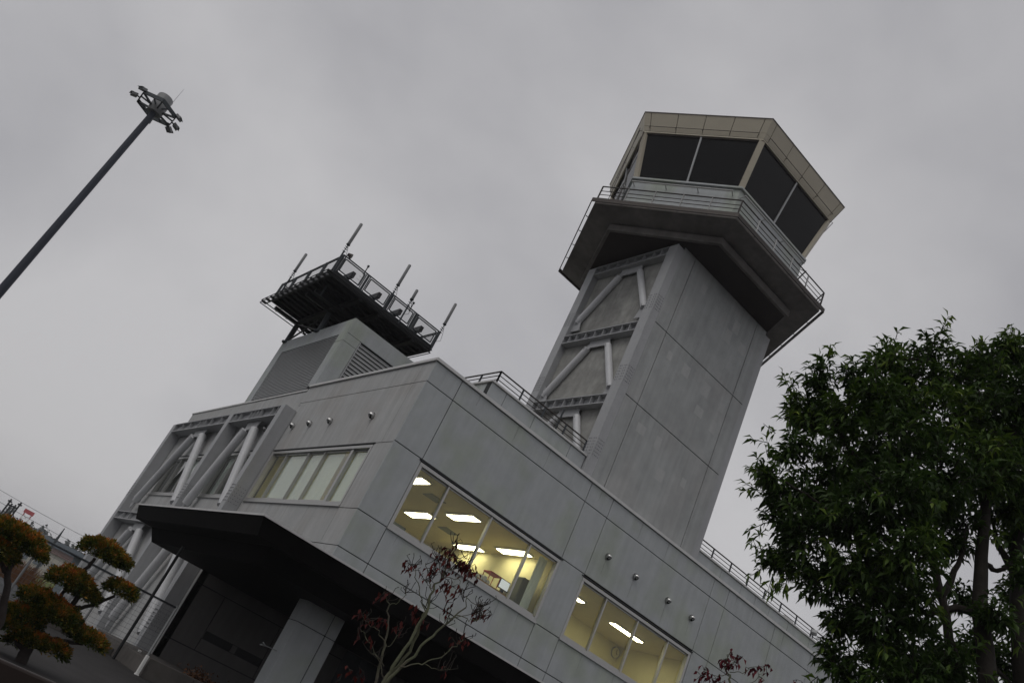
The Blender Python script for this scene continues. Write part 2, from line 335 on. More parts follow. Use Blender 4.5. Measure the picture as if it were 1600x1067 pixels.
clight(5.83, 6.13, 4.0, 5.3, 'lit panel light above the red dead leaves in the second pane of the lit window')
clight(5.8, 6.1, 1.65, 2.97, 'lit panel light in the third pane of the lit window, above the desk')
clight(7.75, 9.15, 2.45, 2.7, 'lit strip light at the upper left of the smaller right lit window')
clight(10.6, 11.95, 2.45, 2.7, 'lit strip light across the second pane of the smaller right lit window')
# furniture seen through the window
t = thing('locker', 'tall grey green locker standing in the last pane of the large lit window', 'locker', (6.0, 1.3, 3.95))
q = MB(); q.box(5.76, 6.22, 1.12, 1.5, 3.95, 5.98); q.build('body', 'gcab', t, bevel=.01)
q = MB(); q.box(5.74, 5.757, 1.14, 1.48, 4.05, 5.93); q.build('door', 'gcab', t); q = MB(); q.box(5.72, 5.738, 1.2, 1.23, 5.0, 5.15); q.build('handle', 'chrome', t)
t = thing('shelf_rack', 'wooden shelf unit carrying papers behind the third pane of the lit window', 'shelf', (5.0, 1.5, 3.95))
q = MB()
for z in (4.3, 4.9, 5.28): q.box(4.3, 5.55, 1.15, 1.6, z, z + .035)
q.build('shelf', 'wood', t)
for x in (4.3, 5.5):
    q = MB(); q.box(x, x + .05, 1.1, 1.145, 3.95, 5.32); q.build('post', 'lgrey', t)
q = MB(); q.box(4.95, 5.3, 1.2, 1.5, 4.94, 5.25); q.build('cardboard_box', 'wood', t)
t = thing('stacked_chair', 'red chair turned upside down on the shelf inside the lit window', 'chair', (4.95, 1.35, 5.32))
q = MB(); q.box(4.75, 5.15, 1.2, 1.55, 5.62, 5.66); q.build('seat', 'red', t, bevel=.01)
for x in (4.77, 5.12):
    for y in (1.22, 1.52):
        q = MB(); q.tube((x, y, 5.32), (x, y, 5.62), .012, 8); q.build('leg', 'red', t)
t = thing('computer_monitor', 'small dark monitor with bright screen at the mullion of the lit window', 'monitor', (5.5, 1.3, 5.32))
q = MB(); q.box(5.2, 5.56, 1.3, 1.34, 5.42, 5.68); q.build('casing', 'black', t); q = MB(); q.box(5.22, 5.54, 1.294, 1.299, 5.44, 5.66); q.build('screen', emis('screen_glow', (.9, .95, 1), .4), t)
q = MB(); q.box(5.34, 5.42, 1.28, 1.36, 5.317, 5.42); q.build('stand', 'black', t)
t = thing('partition_screen', 'low grey green screen just behind the first pane of the large lit window', 'screen', (1.5, 1.25, 3.95)); q = MB(); q.box(1.0, 1.95, 1.2, 1.24, 3.99, 5.36); q.build('panel', 'gcab', t, bevel=.01); q = MB(); q.box(1.2, 1.3, 1.1, 1.34, 3.95, 3.989); q.box(1.301, 1.7, 1.21, 1.23, 3.96, 3.985); q.box(1.701, 1.8, 1.1, 1.34, 3.95, 3.989); q.build('foot', 'lgrey', t)
q = MB(); n_ = 14; P0 = [(5.42 + .022 * i, .42 + .03 * math.sin(i * 1.9)) for i in range(n_)]
for (a0, b0), (a1, b1) in zip(P0, P0[1:]): q.quad((a0, b0, 4.1), (a1, b1, 4.1), (a1, b1, 6.5), (a0, b0, 6.5))
tag(q.build('curtain', 'frost', loc=(5.5, .42, 4.1)), 'pale curtain gathered at the right end of the large lit window', 'curtain')
t = thing('notice_board', 'framed notice leaning on the shelf beside the locker in the lit window', 'notice board', (5.62, 1.35, 5.1)); q = MB(); q.box(5.6, 5.72, 1.5, 1.53, 4.9, 5.5); q.build('board', 'white', t); q = MB(); q.box(5.585, 5.735, 1.531, 1.545, 4.88, 5.52); q.build('frame', 'black', t)
for i in range(4):
    q = MB(); q.box(4.36 + i * .13, 4.46 + i * .13, 1.2, 1.5, 5.317, 5.40 + .03 * (i % 3)); tag(q.build('paper_stack', 'white', loc=(4.4 + i * .13, 1.35, 5.317)), 'loose papers and files lying on the shelf in the lit window', 'papers', 'paper stacks on the shelf')
ck = thing('wall_clock', 'round white wall clock hanging in the smaller lit window', 'clock', (13.2, 4.55, 6.3))
q = MB(); q.tube((12.98, 4.56, 6.5), (12.98, 4.5, 6.5), .17, 24); q.build('face', 'cream_wall', ck); q = MB(); q.ring([(12.98, 4.55, 6.5), (12.98, 4.49, 6.5)], [.19, .19], 24, cap=False); q.build('rim', 'lgrey', ck)
q = MB(); q.beam((12.98, 4.49, 6.5), (12.98, 4.49, 6.61), .012, .004, (0, 1, 0)); q.beam((12.98, 4.49, 6.5), (13.06, 4.49, 6.45), .014, .004, (0, 1, 0)); q.build('hands', 'black', ck)

# vent hoods
def hood(P, u, v, s=1.0):
    m_ = MB(); n_ = 16; R0 = .076 * s; ls = []
    for k in range(7):
        a = k / 6 * math.pi / 2; ls.append([P(u + R0 * math.cos(a) * math.cos(2 * math.pi * i / n_), v + R0 * math.cos(a) * math.sin(2 * math.pi * i / n_) , -.03 - .12 * s * math.sin(a)) for i in range(n_)])
    lp = [[(p if True else p) for p in l_] for l_ in ls]
    m_.loops(lp, False); m_.loops([[P(u + R0 * 1.15 * math.cos(2 * math.pi * i / n_), v + R0 * 1.15 * math.sin(2 * math.pi * i / n_), d) for i in range(n_)] for d in (0, -.03)], False)
    o = m_.build('vent_hood', 'chrome', T, smooth=True)
    q = MB(); c_ = [P(u + R0 * .8 * math.cos(2 * math.pi * i / n_), v - .04 * s + R0 * .55 * math.sin(2 * math.pi * i / n_), -.11 * s - .04 * math.sin(2 * math.pi * i / n_)) for i in range(n_)]
    c2 = [P(u + R0 * .8 * math.cos(2 * math.pi * i / n_), v - .062 * s + R0 * .55 * math.sin(2 * math.pi * i / n_), -.085 * s - .04 * math.sin(2 * math.pi * i / n_)) for i in range(n_)]
    q.poly(c2, c_); q.build('opening', 'black', o)
for y in (1.83, 4.28, 5.65, 6.88, 9.05): hood(S, y, 7.42)
for x in (7.2, 8.38, 9.84, 10.96): hood(F, x, 7.42)

def stain(P, u, z1, ln, w_, seed):
    r_ = random.Random(seed); q = MB(); n_ = 7; L_, R_ = [], []
    for i in range(n_ + 1):
        t = i / n_; ww = w_ * (1 - .75 * t) * r_.uniform(.7, 1.2); cx = u + r_.uniform(-.008, .008); L_.append((cx - ww, z1 - ln * t)); R_.append((cx + ww, z1 - ln * t))
    for i in range(n_): q.quad(P(*L_[i], -.0015), P(*R_[i], -.0015), P(*R_[i + 1], -.0015), P(*L_[i + 1], -.0015))
    q.build('drip_stain', 'stain', T)
for i, y in enumerate((1.83, 4.28, 5.65, 6.88)): stain(S, y, 7.34, .55 + .12 * (i % 3), .035, i)
for i, x in enumerate((7.2, 8.38, 9.84, 10.96)): stain(F, x, 7.34, .45 + .1 * (i % 3), .03, i + 9)
for i, x in enumerate((1.2, 2.2, 3.1, 4.5, 5.2, 7.6, 8.9, 9.9, 10.8)): stain(F, x, 4.84, .25 + .16 * (i % 4), .02, i + 19)
for i, x in enumerate((1.5, 2.9, 4.1, 6.2, 8.0, 9.2, 12.6, 13.5, 15.2)): stain(F, x, 8.86, .3 + .2 * (i % 3), .03, i + 29)
for i, y in enumerate((1.4, 2.6, 3.9, 5.1, 6.6)): stain(S, y, 4.87, .3 + .2 * (i % 3), .03, i + 39)
# pillar at the corner
q = MB(); jq = MB()
def PF(u, v, d): return (u, .2 + d, v)
for (a, b) in ((.10, .84), (.84, 1.12)):
    for (z0, z1) in ((0, 2.26), (2.26, 3.3)): pbox(q, PF, a + .008, b - .008, z0 + .006, z1 - .006, 0, .47)
pbox(jq, PF, .13, 1.09, 0, 3.3, .02, .44)
po = q.build('pillar', 'wall', T, bevel=.012); jq.build('joint', 'joint', po)
q = MB(); q.tube((.1, .4, 1.58), (-.28, .36, 1.56), .009, 8); q.tube((-.2, .36, 1.56), (-.3, .3, 1.60), .014, 8); q.tube((-.2, .38, 1.56), (-.3, .42, 1.54), .014, 8); q.build('wall_tap', 'lgrey', po)

# steel brace frame on the side wall
fr = MB()
X0, X1 = -.42, -.012
fr_cols = [(7.36, 7.72), (12.02, 12.4), (18.95, 19.36)]
hb = MB(); hb.box(-.012, -.002, 7.4, 7.5, 8.2, 8.25); BF = hb.build('brace_frame', 'steel', T)
def hcol(y0, y1, z0, z1, parent):
    m_ = MB(); m_.box(X0, X0 + .03, y0, y1, z0, z1); m_.box(X1 - .03, X1, y0, y1, z0, z1); m_.box(X0 + .031, X1 - .031, y0, y0 + .03, z0, z1); m_.box(X0 + .031, X1 - .031, y1 - .03, y1, z0, z1)
    return m_.build('column', 'steel', parent, bevel=.004)
for (a, b) in fr_cols: hcol(a, b, 0.2, 7.98, BF)
def ibeam(y0, y1, z0, z1, parent, stiff):
    m_ = MB(); m_.box(X0 - .002, X1, y0, y1, z1 - .03, z1); m_.box(X0 - .002, X1, y0, y1, z0, z0 + .03); m_.box(X0 + .13, X0 + .15, y0, y1, z0 + .031, z1 - .031)
    for y in stiff: m_.box(X0 + .01, X0 + .129, y, y + .02, z0 + .032, z1 - .032)
    m_.build('beam', 'steel', parent)
st = [7.9, 8.3, 9.3, 9.6, 9.9, 10.2, 11.2, 11.7, 13.2, 14.3, 15.0, 15.3, 15.7, 16.9, 17.9]
for (a, b) in ((7.722, 12.018), (12.402, 18.948)):
    for (z0, z1) in ((7.62, 7.99), (3.7, 4.02)): ibeam(a, b, z0, z1, BF, [y for y in st if a < y < b - .1])
def brace(p0, p1, r, parent, xg, th=.02):
    p0, p1 = Vector(p0), Vector(p1); d = (p1 - p0).normalized(); m_ = MB()
    L0 = (p1 - p0).length; a, b = p0 + d * .32, p1 - d * .32
    m_.tube(a, b, r, 20)
    m_.build('brace', 'pipe', parent, smooth=True)
    g_ = MB(); g_.beam(p0, a + d * .08, r * 1.7, .025, (1, 0, 0)); g_.beam(b - d * .08, p1, r * 1.7, .025, (1, 0, 0))
    g_.beam(a, a + d * .12, .02, r * 2.3, (1, 0, 0)) ; g_.beam(b - d * .12, b, .02, r * 2.3, (1, 0, 0)); g_.build('gusset', 'steel', parent)
for zt, zb in ((7.6, 4.3), (3.68, .35)):
    for (yl, ya, ya2, yr) in ((7.9, 9.55, 10.1, 11.75), (12.75, 15.0, 15.75, 18.35)):
        brace((-.25, yl, zb), (-.25, ya, zt), .14, BF, 0); brace((-.25, yr, zb), (-.25, ya2, zt), .14, BF, 0)
        gp = MB(); gp.poly([(-.262, ya - .35, zt), (-.262, ya2 + .35, zt), (-.262, ya2 + .15, zt - .28), (-.262, ya - .15, zt - .28)][::-1], [(-.238, ya - .35, zt), (-.238, ya2 + .35, zt), (-.238, ya2 + .15, zt - .28), (-.238, ya - .15, zt - .28)][::-1]); gp.build('gusset', 'steel', BF)
def bolts(mb, cen, du, dv, nn, nu, nv, su=.075, sv=.10):
    cen, du, dv, nn = Vector(cen), Vector(du), Vector(dv), Vector(nn)
    for i in range(nu):
        for j in range(nv):
            p = cen + du * (i - (nu - 1) / 2) * su + dv * (j - (nv - 1) / 2) * sv; mb.tube(p - nn * .002, p + nn * .018, .013, 6)
bm_ = MB()
for (a, b) in fr_cols:
    for z in (4.95, 1.1):
        bolts(bm_, (X0, a + .1, z), (0, 1, 0), (0, 0, 1), (-1, 0, 0), 2, 6); bolts(bm_, (X0, b - .1, z), (0, 1, 0), (0, 0, 1), (-1, 0, 0), 2, 6)
        bolts(bm_, (X0 + .1, a, z), (1, 0, 0), (0, 0, 1), (0, -1, 0), 2, 6); bolts(bm_, (X0 + .28, a, z), (1, 0, 0), (0, 0, 1), (0, -1, 0), 2, 6)
bm_.build('bolts', 'grey', BF)

# ------------------------------------------------------------------ roof terrace
q, j_ = MB(), MB()
xs = [1.93, 2.47, 3.56, 5.02, 5.64]
YT = .55
panels(q, j_, lambda u, v, d: (u, YT + d, v), [(xs[i] - (.008 if i == 0 else 0), xs[i + 1], 8.6, 9.62) for i in range(4)], gap=.016)
xs2 = [10.63, 11.0, 12.23, 13.3, 14.1, 14.9, 16.0, 17.3, 18.4, 19.8, 21.2, 22.6, 24, 26, 28, XR]
panels(q, j_, lambda u, v, d: (1.93 + d, u, v), [(YT + .038 + 1.4 * i, YT + .038 + 1.4 * (i + 1), 8.6, 9.62) for i in range(5)], gap=.016)
q.build('terrace_wall', 'wall', T, bevel=.003); j_.build('terrace_wall_joints', 'joint', T); q, j_ = MB(), MB()
panels(q, j_, lambda u, v, d: (u, YT + d, v), [(xs2[i], xs2[i + 1], 8.6, 9.52) for i in range(1, len(xs2) - 1)], gap=.016)
q.build('terrace_wall', 'wall', T, bevel=.003); j_.build('terrace_wall_joints', 'joint', T)
q = MB(); q.box(1.88, 5.64, YT - .05, YT + .28, 9.625, 9.68); q.box(1.88, 2.2, YT + .281, 8, 9.625, 9.68); q.box(10.95, XR, YT - .05, YT + .28, 9.525, 9.58); q.build('terrace_coping', 'cap', T, bevel=.006)
q = MB(); q.box(2.1, 5.64, YT - .10, YT - .005, 8.6, 9.12); q.box(10.9, XR, YT - .10, YT - .005, 8.6, 9.08); q.build('upstand', 'wall', T, bevel=.03)
q = MB(); q.tube((10.9, .42, 9.05), (XR, .42, 9.05), .03, 8)
for i in range(18): q.box(11 + i * 1.0, 11.05 + i * 1.0, .38, .46, 8.9, 9.05)
q.build('lightning_conductor', 'grey', T)
def railing(name, label, p0, p1, z0, z1, nr, sp, group, ret=None):
    p0, p1 = Vector(p0), Vector(p1); t = thing(name, label, 'railing', p0, group)
    path = [p0, p1] if ret is None else [Vector(ret), p0, p1]
    for k in range(nr):
        z = z0 + (z1 - z0) * (k + 1) / nr; m_ = MB()
        for a, b in zip(path, path[1:]): m_.tube((a.x, a.y, z), (b.x, b.y, z), .022 if k == nr - 1 else .013, 8)
        m_.build('rail', 'bronze', t)
    for a, b in zip(path, path[1:]):
        Ls = (b - a).length; n_ = max(1, round(Ls / sp))
        for i in range(n_ + 1):
            p = a.lerp(b, i / n_); m_ = MB(); m_.beam((p.x, p.y, z0 - .02), (p.x, p.y, z1), .03, .045, (1, 0, 0)); m_.build('post', 'dark', t)
railing('roof_railing', 'dark handrail above the parapet left of the control tower', (2.05, YT + .05, 9.68), (5.5, YT + .05, 9.68), 9.68, 10.05, 3, .9, 'roof railings', ret=(2.05, 5, 9.68))
railing('roof_railing', 'long dark handrail on the roof right of the control tower, running behind the tree', (10.72, YT + .05, 9.58), (XR, YT + .05, 9.58), 9.56, 9.93, 3, .95, 'roof railings')
t = thing('roof_unit', 'small white box on the roof behind the right handrail', 'equipment box', (16.6, 1.2, 8.6)); q = MB(); q.box(16.5, 17.0, 1.1, 1.5, 9.45, 9.95); q.build('cabinet', 'white', t, bevel=.03); q = MB(); q.box(16.6, 16.9, 1.2, 1.4, 8.6, 9.449); q.build('stand', 'grey', t)
t = thing('roof_floodlight', 'small floodlight clamped to the right roof handrail', 'floodlight', (17.4, .55, 9.6)); q = MB(); q.beam((17.3, .45, 9.82), (17.5, .6, 9.78), .2, .12); q.build('lamp_head', 'lgrey', t, bevel=.02); q = MB(); q.tube((17.45, .58, 9.58), (17.45, .58, 9.8), .02, 8); q.build('bracket', 'dark', t)

# ------------------------------------------------------------------ plant room with louvres
PR = MB(); j_ = MB()
Y0, Y1, ZT = 7.6, 13.3, 11.58
Y0 = 7.2
panels(PR, j_, lambda u, v, d: (-.004 + d, u, v), [(Y0 + .05, 7.82, 8.96, 10.7), (Y0 + .05, 7.82, 10.7, ZT), (7.82, 12.68, 11.0, ZT), (12.68, Y1, 8.83, ZT)], gap=.012)
panels(PR, j_, lambda u, v, d: (u, Y0 + d, v), [(0, .54, 8.6, 10.7), (0, 3.4, 11.0, ZT), (2.4, 3.4, 8.6, 11.0), (0, .54, 10.7, 11.0)], gap=.012)
PR.build('plant_room_wall', 'wall', T, bevel=.006); PB = j_.build('plant_room_joints', 'joint', T)
q = MB(); q.box(.2, 3.4, 7.42, 13.2, 11.3, 11.5); q.box(3.3, 3.4, 7.42, 13.2, 8.6, 11.3); q.box(.2, 3.3, 13.1, 13.2, 8.6, 11.3); q.build('plant_room_roof', 'kerb', T)
lv = MB(); n_ = 30
for i in range(n_):
    z = 8.9 + (11.0 - 8.9) * (i + .5) / n_; lv.beam((.02, 7.83, z), (.02, 12.67, z), .085, .010, (-.92, 0, .38))
lv.box(.08, .10, 7.83, 12.67, 8.85, 10.99)
lv.build('louvre', 'lgrey', T)
lv = MB(); n_ = 16
for i in range(n_):
    z = 8.95 + (10.98 - 8.95) * (i + .5) / n_; lv.beam((.55, Y0 + .06, z), (2.39, Y0 + .06, z), .125, .012, (0, -.9, .43))
lv.box(.55, .59, Y0 + .01, Y0 + .12, 8.6, 10.99); lv.box(2.35, 2.39, Y0 + .01, Y0 + .12, 8.6, 10.99)
lv.build('louvre', 'lgrey', T)

# ------------------------------------------------------------------ canopy
CN = thing('entrance_canopy', 'wide black metal canopy with pale top edge sheltering the entrance', 'canopy', (8, 2, 3))
cx0, cy0, cy1, cz = -2.52, -2.12, 6.85, 3.4
q = MB()
b_ = [(cx0 + .12, cy0 + .12), (26, cy0 + .12), (26, cy1), (cx0 + .12, cy1)]; t_ = [(cx0, cy0), (26, cy0), (26, cy1 + .05), (cx0, cy1 + .05)]
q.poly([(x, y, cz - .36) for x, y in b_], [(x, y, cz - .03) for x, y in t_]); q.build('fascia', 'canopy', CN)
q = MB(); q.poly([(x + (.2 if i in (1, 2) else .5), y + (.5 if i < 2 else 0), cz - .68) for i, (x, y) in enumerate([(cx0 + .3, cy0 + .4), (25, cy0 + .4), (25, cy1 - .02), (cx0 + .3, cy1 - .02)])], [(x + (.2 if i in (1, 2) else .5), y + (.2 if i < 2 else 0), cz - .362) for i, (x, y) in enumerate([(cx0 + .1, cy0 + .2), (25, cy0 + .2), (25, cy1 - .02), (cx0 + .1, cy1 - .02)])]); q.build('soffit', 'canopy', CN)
q = MB(); q.box(cx0 - .02, 26, cy0 - .02, cy0 + .2, cz - .029, cz + .01); q.box(cx0 - .02, cx0 + .2, cy0 + .201, cy1, cz - .029, cz + .01); q.build('flashing', 'cap', CN)
q = MB(); q.box(cx0 + .2, 26, cy0 + .2, cy1, cz - .028, cz); q.build('roof_sheet', 'dark', CN)
q = MB(); q.ring([(-1.77, 3.85, .0), (-1.77, 3.85, 2.75)], [.036, .036], 12); tag(q.build('downpipe', 'black', loc=(-1.77, 3.85, 0)), 'thin black downpipe standing under the far left edge of the canopy', 'downpipe')

# ------------------------------------------------------------------ low wall, steps, posts and fence below the canopy
q = MB()
for i in range(12): q.box(-1.6 + i * 1.1, -1.6 + (i + 1) * 1.1 - .012, 2.1, 2.3, 0, .4)
q.box(-1.58, 11.5, 2.31, 7.1, 0, .34)
tag(q.build('planter_wall', 'dkerb', loc=(0, 2.2, 0), bevel=.01), 'low concrete block planter wall in front of the dark ground floor wall', 'low wall')
q = MB()
q.box(-5.2, -1.62, 4.7, 4.95, 0, .16); q.box(-1.61, -1.2, 4.4, 4.9, 0, .3)
tag(q.build('kerb_step', 'dkerb', loc=(-3, 4.8, 0), bevel=.01), 'low concrete kerb at the foot of the wire fence', 'kerb')
for (x, y, h, lb) in ((-1.69, 2.05, .42, 'short white marker post at the end of the low planter wall'), (-1.2, 4.3, .38, 'short white marker post beside the wire fence kerb')):
    q = MB(); q.box(x - .035, x + .035, y - .035, y + .035, 0, h); q.box(x - .045, x + .045, y - .045, y + .045, 0, .03); tag(q.build('marker_post', 'white', loc=(x, y, 0), bevel=.01), lb, 'post', 'white marker posts')
for i in range(5):
    x = -.2 + i * 1.15; nl = 260; rr = np.random.default_rng(50 + i)
    q = MB()
    for k in range(nl):
        a = rr.uniform(0, 6.28); p = Vector((x + .35 * rr.normal() * .6, 2.75 + .25 * rr.normal() * .6, .34 + abs(rr.normal()) * .12)); d = Vector((math.cos(a), math.sin(a), .6)) * .07; s_ = d.cross(Vector((0, 0, 1))) * .35
        q.quad(p - s_, p + s_, p + d + s_ * .2, p + d - s_ * .2)
    o = q.build('low_shrub', 'reed', loc=(x, 2.75, .34)); tag(o, ['leftmost', 'second', 'middle', 'fourth', 'rightmost'][i] + ' small brown shrub in the planter under the canopy', 'shrub', 'brown shrubs in the planter')
fe = thing('wire_fence', 'grey wire mesh security fence leading to the frame columns', 'fence', (-5, 4.2, 0))
fa, fb, zf = Vector((-9.5, 3.9, 0)), Vector((-1.0, 4.25, 0)), 1.52
q = MB(); nw = 62
for k in range(nw + 1):
    p = fa.lerp(fb, k / nw); q.tube((p.x, p.y, .12), (p.x, p.y, zf), .0028, 3)
for k in range(14): z = .15 + k * (zf - .18) / 13; q.tube((fa.x, fa.y, z), (fb.x, fb.y, z), .0032, 3)
q.build('wire_mesh', 'fmesh', fe)
q = MB(); q.tube((fa.x, fa.y, zf), (fb.x, fb.y, zf), .022, 8); q.build('top_rail', 'dark', fe)
for k in range(6):
    p = fa.lerp(fb, k / 5); q = MB(); q.tube((p.x, p.y, 0), (p.x, p.y, zf + (.0 if k < 5 else .05)), .028, 10); q.build('post', 'lgrey' if k == 5 else 'grey', fe)

# ------------------------------------------------------------------ control tower
TW = thing('control_tower', 'grey concrete control tower with hexagonal glazed cab and steel braced flank', 'control tower', (8.3, 2.5, 8.6))
q = MB(); j_ = MB(); XT0, XT1 = 5.962, 10.62
cl = []
for (z0, z1) in ((8.6, 11.95), (11.95, 14.6), (14.6, 17.62)):
    for (a, b) in ((XT0, 6.53), (6.53, 10.06), (10.06, XT1)): cl.append((a, b, z0, z1))
panels(q, j_, lambda u, v, d: (u, .4 + d, v), cl, gap=.022)
q.box(XT0 + .02, XT1, .6, 4.65, 8.6, 17.62)
q.build('shaft', 'tower', TW, bevel=.01); j_.build('shaft_joints', 'joint', TW)
q = MB(); q.box(5.9, XT0 + .018, .75, 4.3, 8.6, 17.5); q.build('flank_infill', 'rough', TW)
pt = [(8.98, 16.23), (9.77, 16.26), (6.99, 14.03), (7.81, 14.03), (8.87, 14.01), (9.76, 13.94), (8.91, 13.22), (9.69, 13.15), (7.79, 11.38), (7.0, 11.37), (7.3, 16.9), (9.2, 16.75), (8.3, 10.6), (9.3, 10.9)]
for i, (x, z) in enumerate(pt):
    q = MB(); a, b = .15 + .04 * math.sin(i * 2.3), .19 + .04 * math.cos(i * 1.7); e_ = .012 * math.sin(i)
    q.poly([(x - a, .398, z - b + e_), (x + a, .398, z - b), (x + a - e_, .398, z + b), (x - a, .398, z + b - e_)], [(x - a, .402, z - b + e_), (x + a, .402, z - b), (x + a - e_, .402, z + b), (x - a, .402, z + b - e_)]); q.build('repair_patch', 'patch', TW)
# steel frame on the left flank
FX0, FX1 = 5.66, 5.95
hb = MB(); hb.box(FX1, FX1 + .03, .42, 4.63, 17.3, 17.5); TF = hb.build('brace_frame', 'steel', TW)
for (a, b) in ((.40, .80), (4.27, 4.66)):
    q = MB(); q.box(FX0, FX0 + .03, a, b, 8.6, 17.5); q.box(FX1 - .02, FX1 + .02, a, b, 8.6, 17.29); q.box(FX0 + .031, FX1 - .021, a + .02 if a < 1 else a, (a + .05) if a < 1 else a + .03, 8.6, 17.5); q.box(FX0 + .031, FX1 - .021, b - .03, b, 8.6, 17.5); q.build('column', 'steel', TF, bevel=.004)
q = MB(); q.box(FX0 + .1, FX0 + .13, .80, 4.27, 8.6, 8.9)
lev = [11.45, 14.12, 17.14]
for z0 in lev:
    z1 = z0 + .34; q = MB(); q.box(FX0 - .02, FX1, .802, 4.268, z1 - .03, z1); q.box(FX0 - .02, FX1, .802, 4.268, z0, z0 + .03); q.box(FX0 + .14, FX0 + .165, .802, 4.268, z0 + .031, z1 - .031)
    for y in (1.1, 1.45, 1.9, 2.3, 2.7, 3.15, 3.6, 3.95): q.box(FX0, FX0 + .139, y, y + .02, z0 + .032, z1 - .032)
    q.build('beam', 'steel', TF)
    zb = z0 - 2.30; xb = 5.80
    brace((xb, 4.32, zb), (xb, 2.72, z0 - .02), .115, TF, 0); brace((xb, .82, zb), (xb, 2.10, z0 - .02), .115, TF, 0)
    gp = MB(); P4 = [(1.9, z0), (2.95, z0), (2.75, z0 - .28), (2.05, z0 - .28)]
    gp.poly([(xb - .012, a, b) for a, b in P4], [(xb + .012, a, b) for a, b in P4]); gp.build('gusset', 'steel', TF)
    for (ya, sg) in ((.80, 1), (4.27, -1)):
        P3 = [(ya, zb - .1), (ya + .45 * sg, zb - .1), (ya + .3 * sg, zb + .35), (ya, zb + .7)]
        gp = MB(); gp.poly([(xb - .012, a, b) for a, b in P3], [(xb + .012, a, b) for a, b in P3]); gp.build('gusset', 'steel', TF)
q = MB()
for z in (15.2, 12.52, 10.0):
    for a in (.50, .70, 4.37, 4.56): bolts(q, (FX0, a, z), (0, 1, 0), (0, 0, 1), (-1, 0, 0), 2, 6)
    bolts(q, (FX0 + .09, .40, z), (1, 0, 0), (0, 0, 1), (0, -1, 0), 2, 6); bolts(q, (FX0 + .22, .40, z - .0), (1, 0, 0), (0, 0, 1), (0, -1, 0), 2, 6)
    bolts(q, (XT1, .65, z), (0, 1, 0), (0, 0, 1), (1, 0, 0), 3, 8)
q.build('bolts', 'grey', TF)
q = MB(); q.box(FX0 + .032, FX1 + .02, .398, .417, 8.6, 17.4); q.build('corner_plate', 'steel', TF)
q = MB(); q.box(XT1, XT1 + .3, .45, .85, 8.6, 17.5); q.box(XT1, XT1 + .3, 4.2, 4.6, 8.6, 17.5); q.build('column', 'steel', TF)
for i in range(5):       # small ladder of junk on the tower foot: conduits
    pass
HC = (8.13, 2.5)
def hexa(s, z, rot=0): return [(HC[0] + s * math.cos(math.radians(60 * k + rot)), HC[1] + s * math.sin(math.radians(60 * k + rot)), z) for k in range(6)]
def frust(mb, s0, z0, s1, z1): mb.poly(hexa(s0, z0), hexa(s1, z1)); return mb
def shell(mb, prof): mb.loops([hexa(s, z) for s, z in prof]); return mb
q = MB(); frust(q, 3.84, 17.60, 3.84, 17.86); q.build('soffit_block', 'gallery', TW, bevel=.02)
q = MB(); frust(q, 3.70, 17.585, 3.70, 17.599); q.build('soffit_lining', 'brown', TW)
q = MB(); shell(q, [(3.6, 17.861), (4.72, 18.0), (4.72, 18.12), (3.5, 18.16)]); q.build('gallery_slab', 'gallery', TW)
q = MB()
for k in range(6):
    a, b = hexa(4.76, 18.07)[k], hexa(4.76, 18.07)[(k + 1) % 6]
    for t in (.2, .4, .6, .8): p = Vector(a).lerp(Vector(b), t); o_ = (Vector((HC[0], HC[1], 18.07)) - p).normalized(); q.beam(p + o_ * .08, p - o_ * .06, .02, .02)
shell(q, [(4.84, 17.98), (4.88, 17.98), (4.88, 18.13), (4.84, 18.13)])
q.build('edge_trim', 'bronze', TW)
q = MB(); frust(q, 3.72, 18.1, 3.72, 20.0); q.build('cab_wall', 'wall', TW, bevel=.01)
q = MB(); shell(q, [(3.68, 20.001), (3.82, 20.001), (3.82, 20.07), (3.68, 20.09)]); q.build('cab_sill', 'wall', TW)
q = MB(); shell(q, [(3.722, 18.9), (3.75, 18.9), (3.75, 18.93), (3.722, 18.93)]); q.build('cab_wall_joint', 'joint', TW)
# cab handrails
for k in range(6):
    A, B = Vector(hexa(3.98, 19.72)[k]), Vector(hexa(3.98, 19.72)[(k + 1) % 6]); q = MB(); a, b = A.lerp(B, .05), A.lerp(B, .93); q.tube(a, b, .028, 8)
    nrm = (Vector((HC[0], HC[1], 19.72)) - (A + B) / 2).normalized()
    for t in (.06, .35, .63, .92): p = A.lerp(B, t); q.tube(p, p + nrm * .25, .018, 6)
    q.build('wash_rail', 'alu', TW)
# gallery railing
q = MB()
for i, z in enumerate((18.26, 18.42, 18.58, 18.78)):
    P = hexa(4.70, z)
    for k in range(6): q.tube(P[k], P[(k + 1) % 6], .022 if i == 3 else .013, 8)
RL = q.build('gallery_railing', 'bronze', TW)
for k in range(6):
    A, B = Vector(hexa(4.70, 18.1)[k]), Vector(hexa(4.70, 18.1)[(k + 1) % 6])
    for t in (0, .2, .4, .6, .8): p = A.lerp(B, t); q = MB(); q.beam(p, p + Vector((0, 0, .68)), .03, .045, (1, 0, 0)); q.build('post', 'bronze' if t == 0 else 'alu', RL)
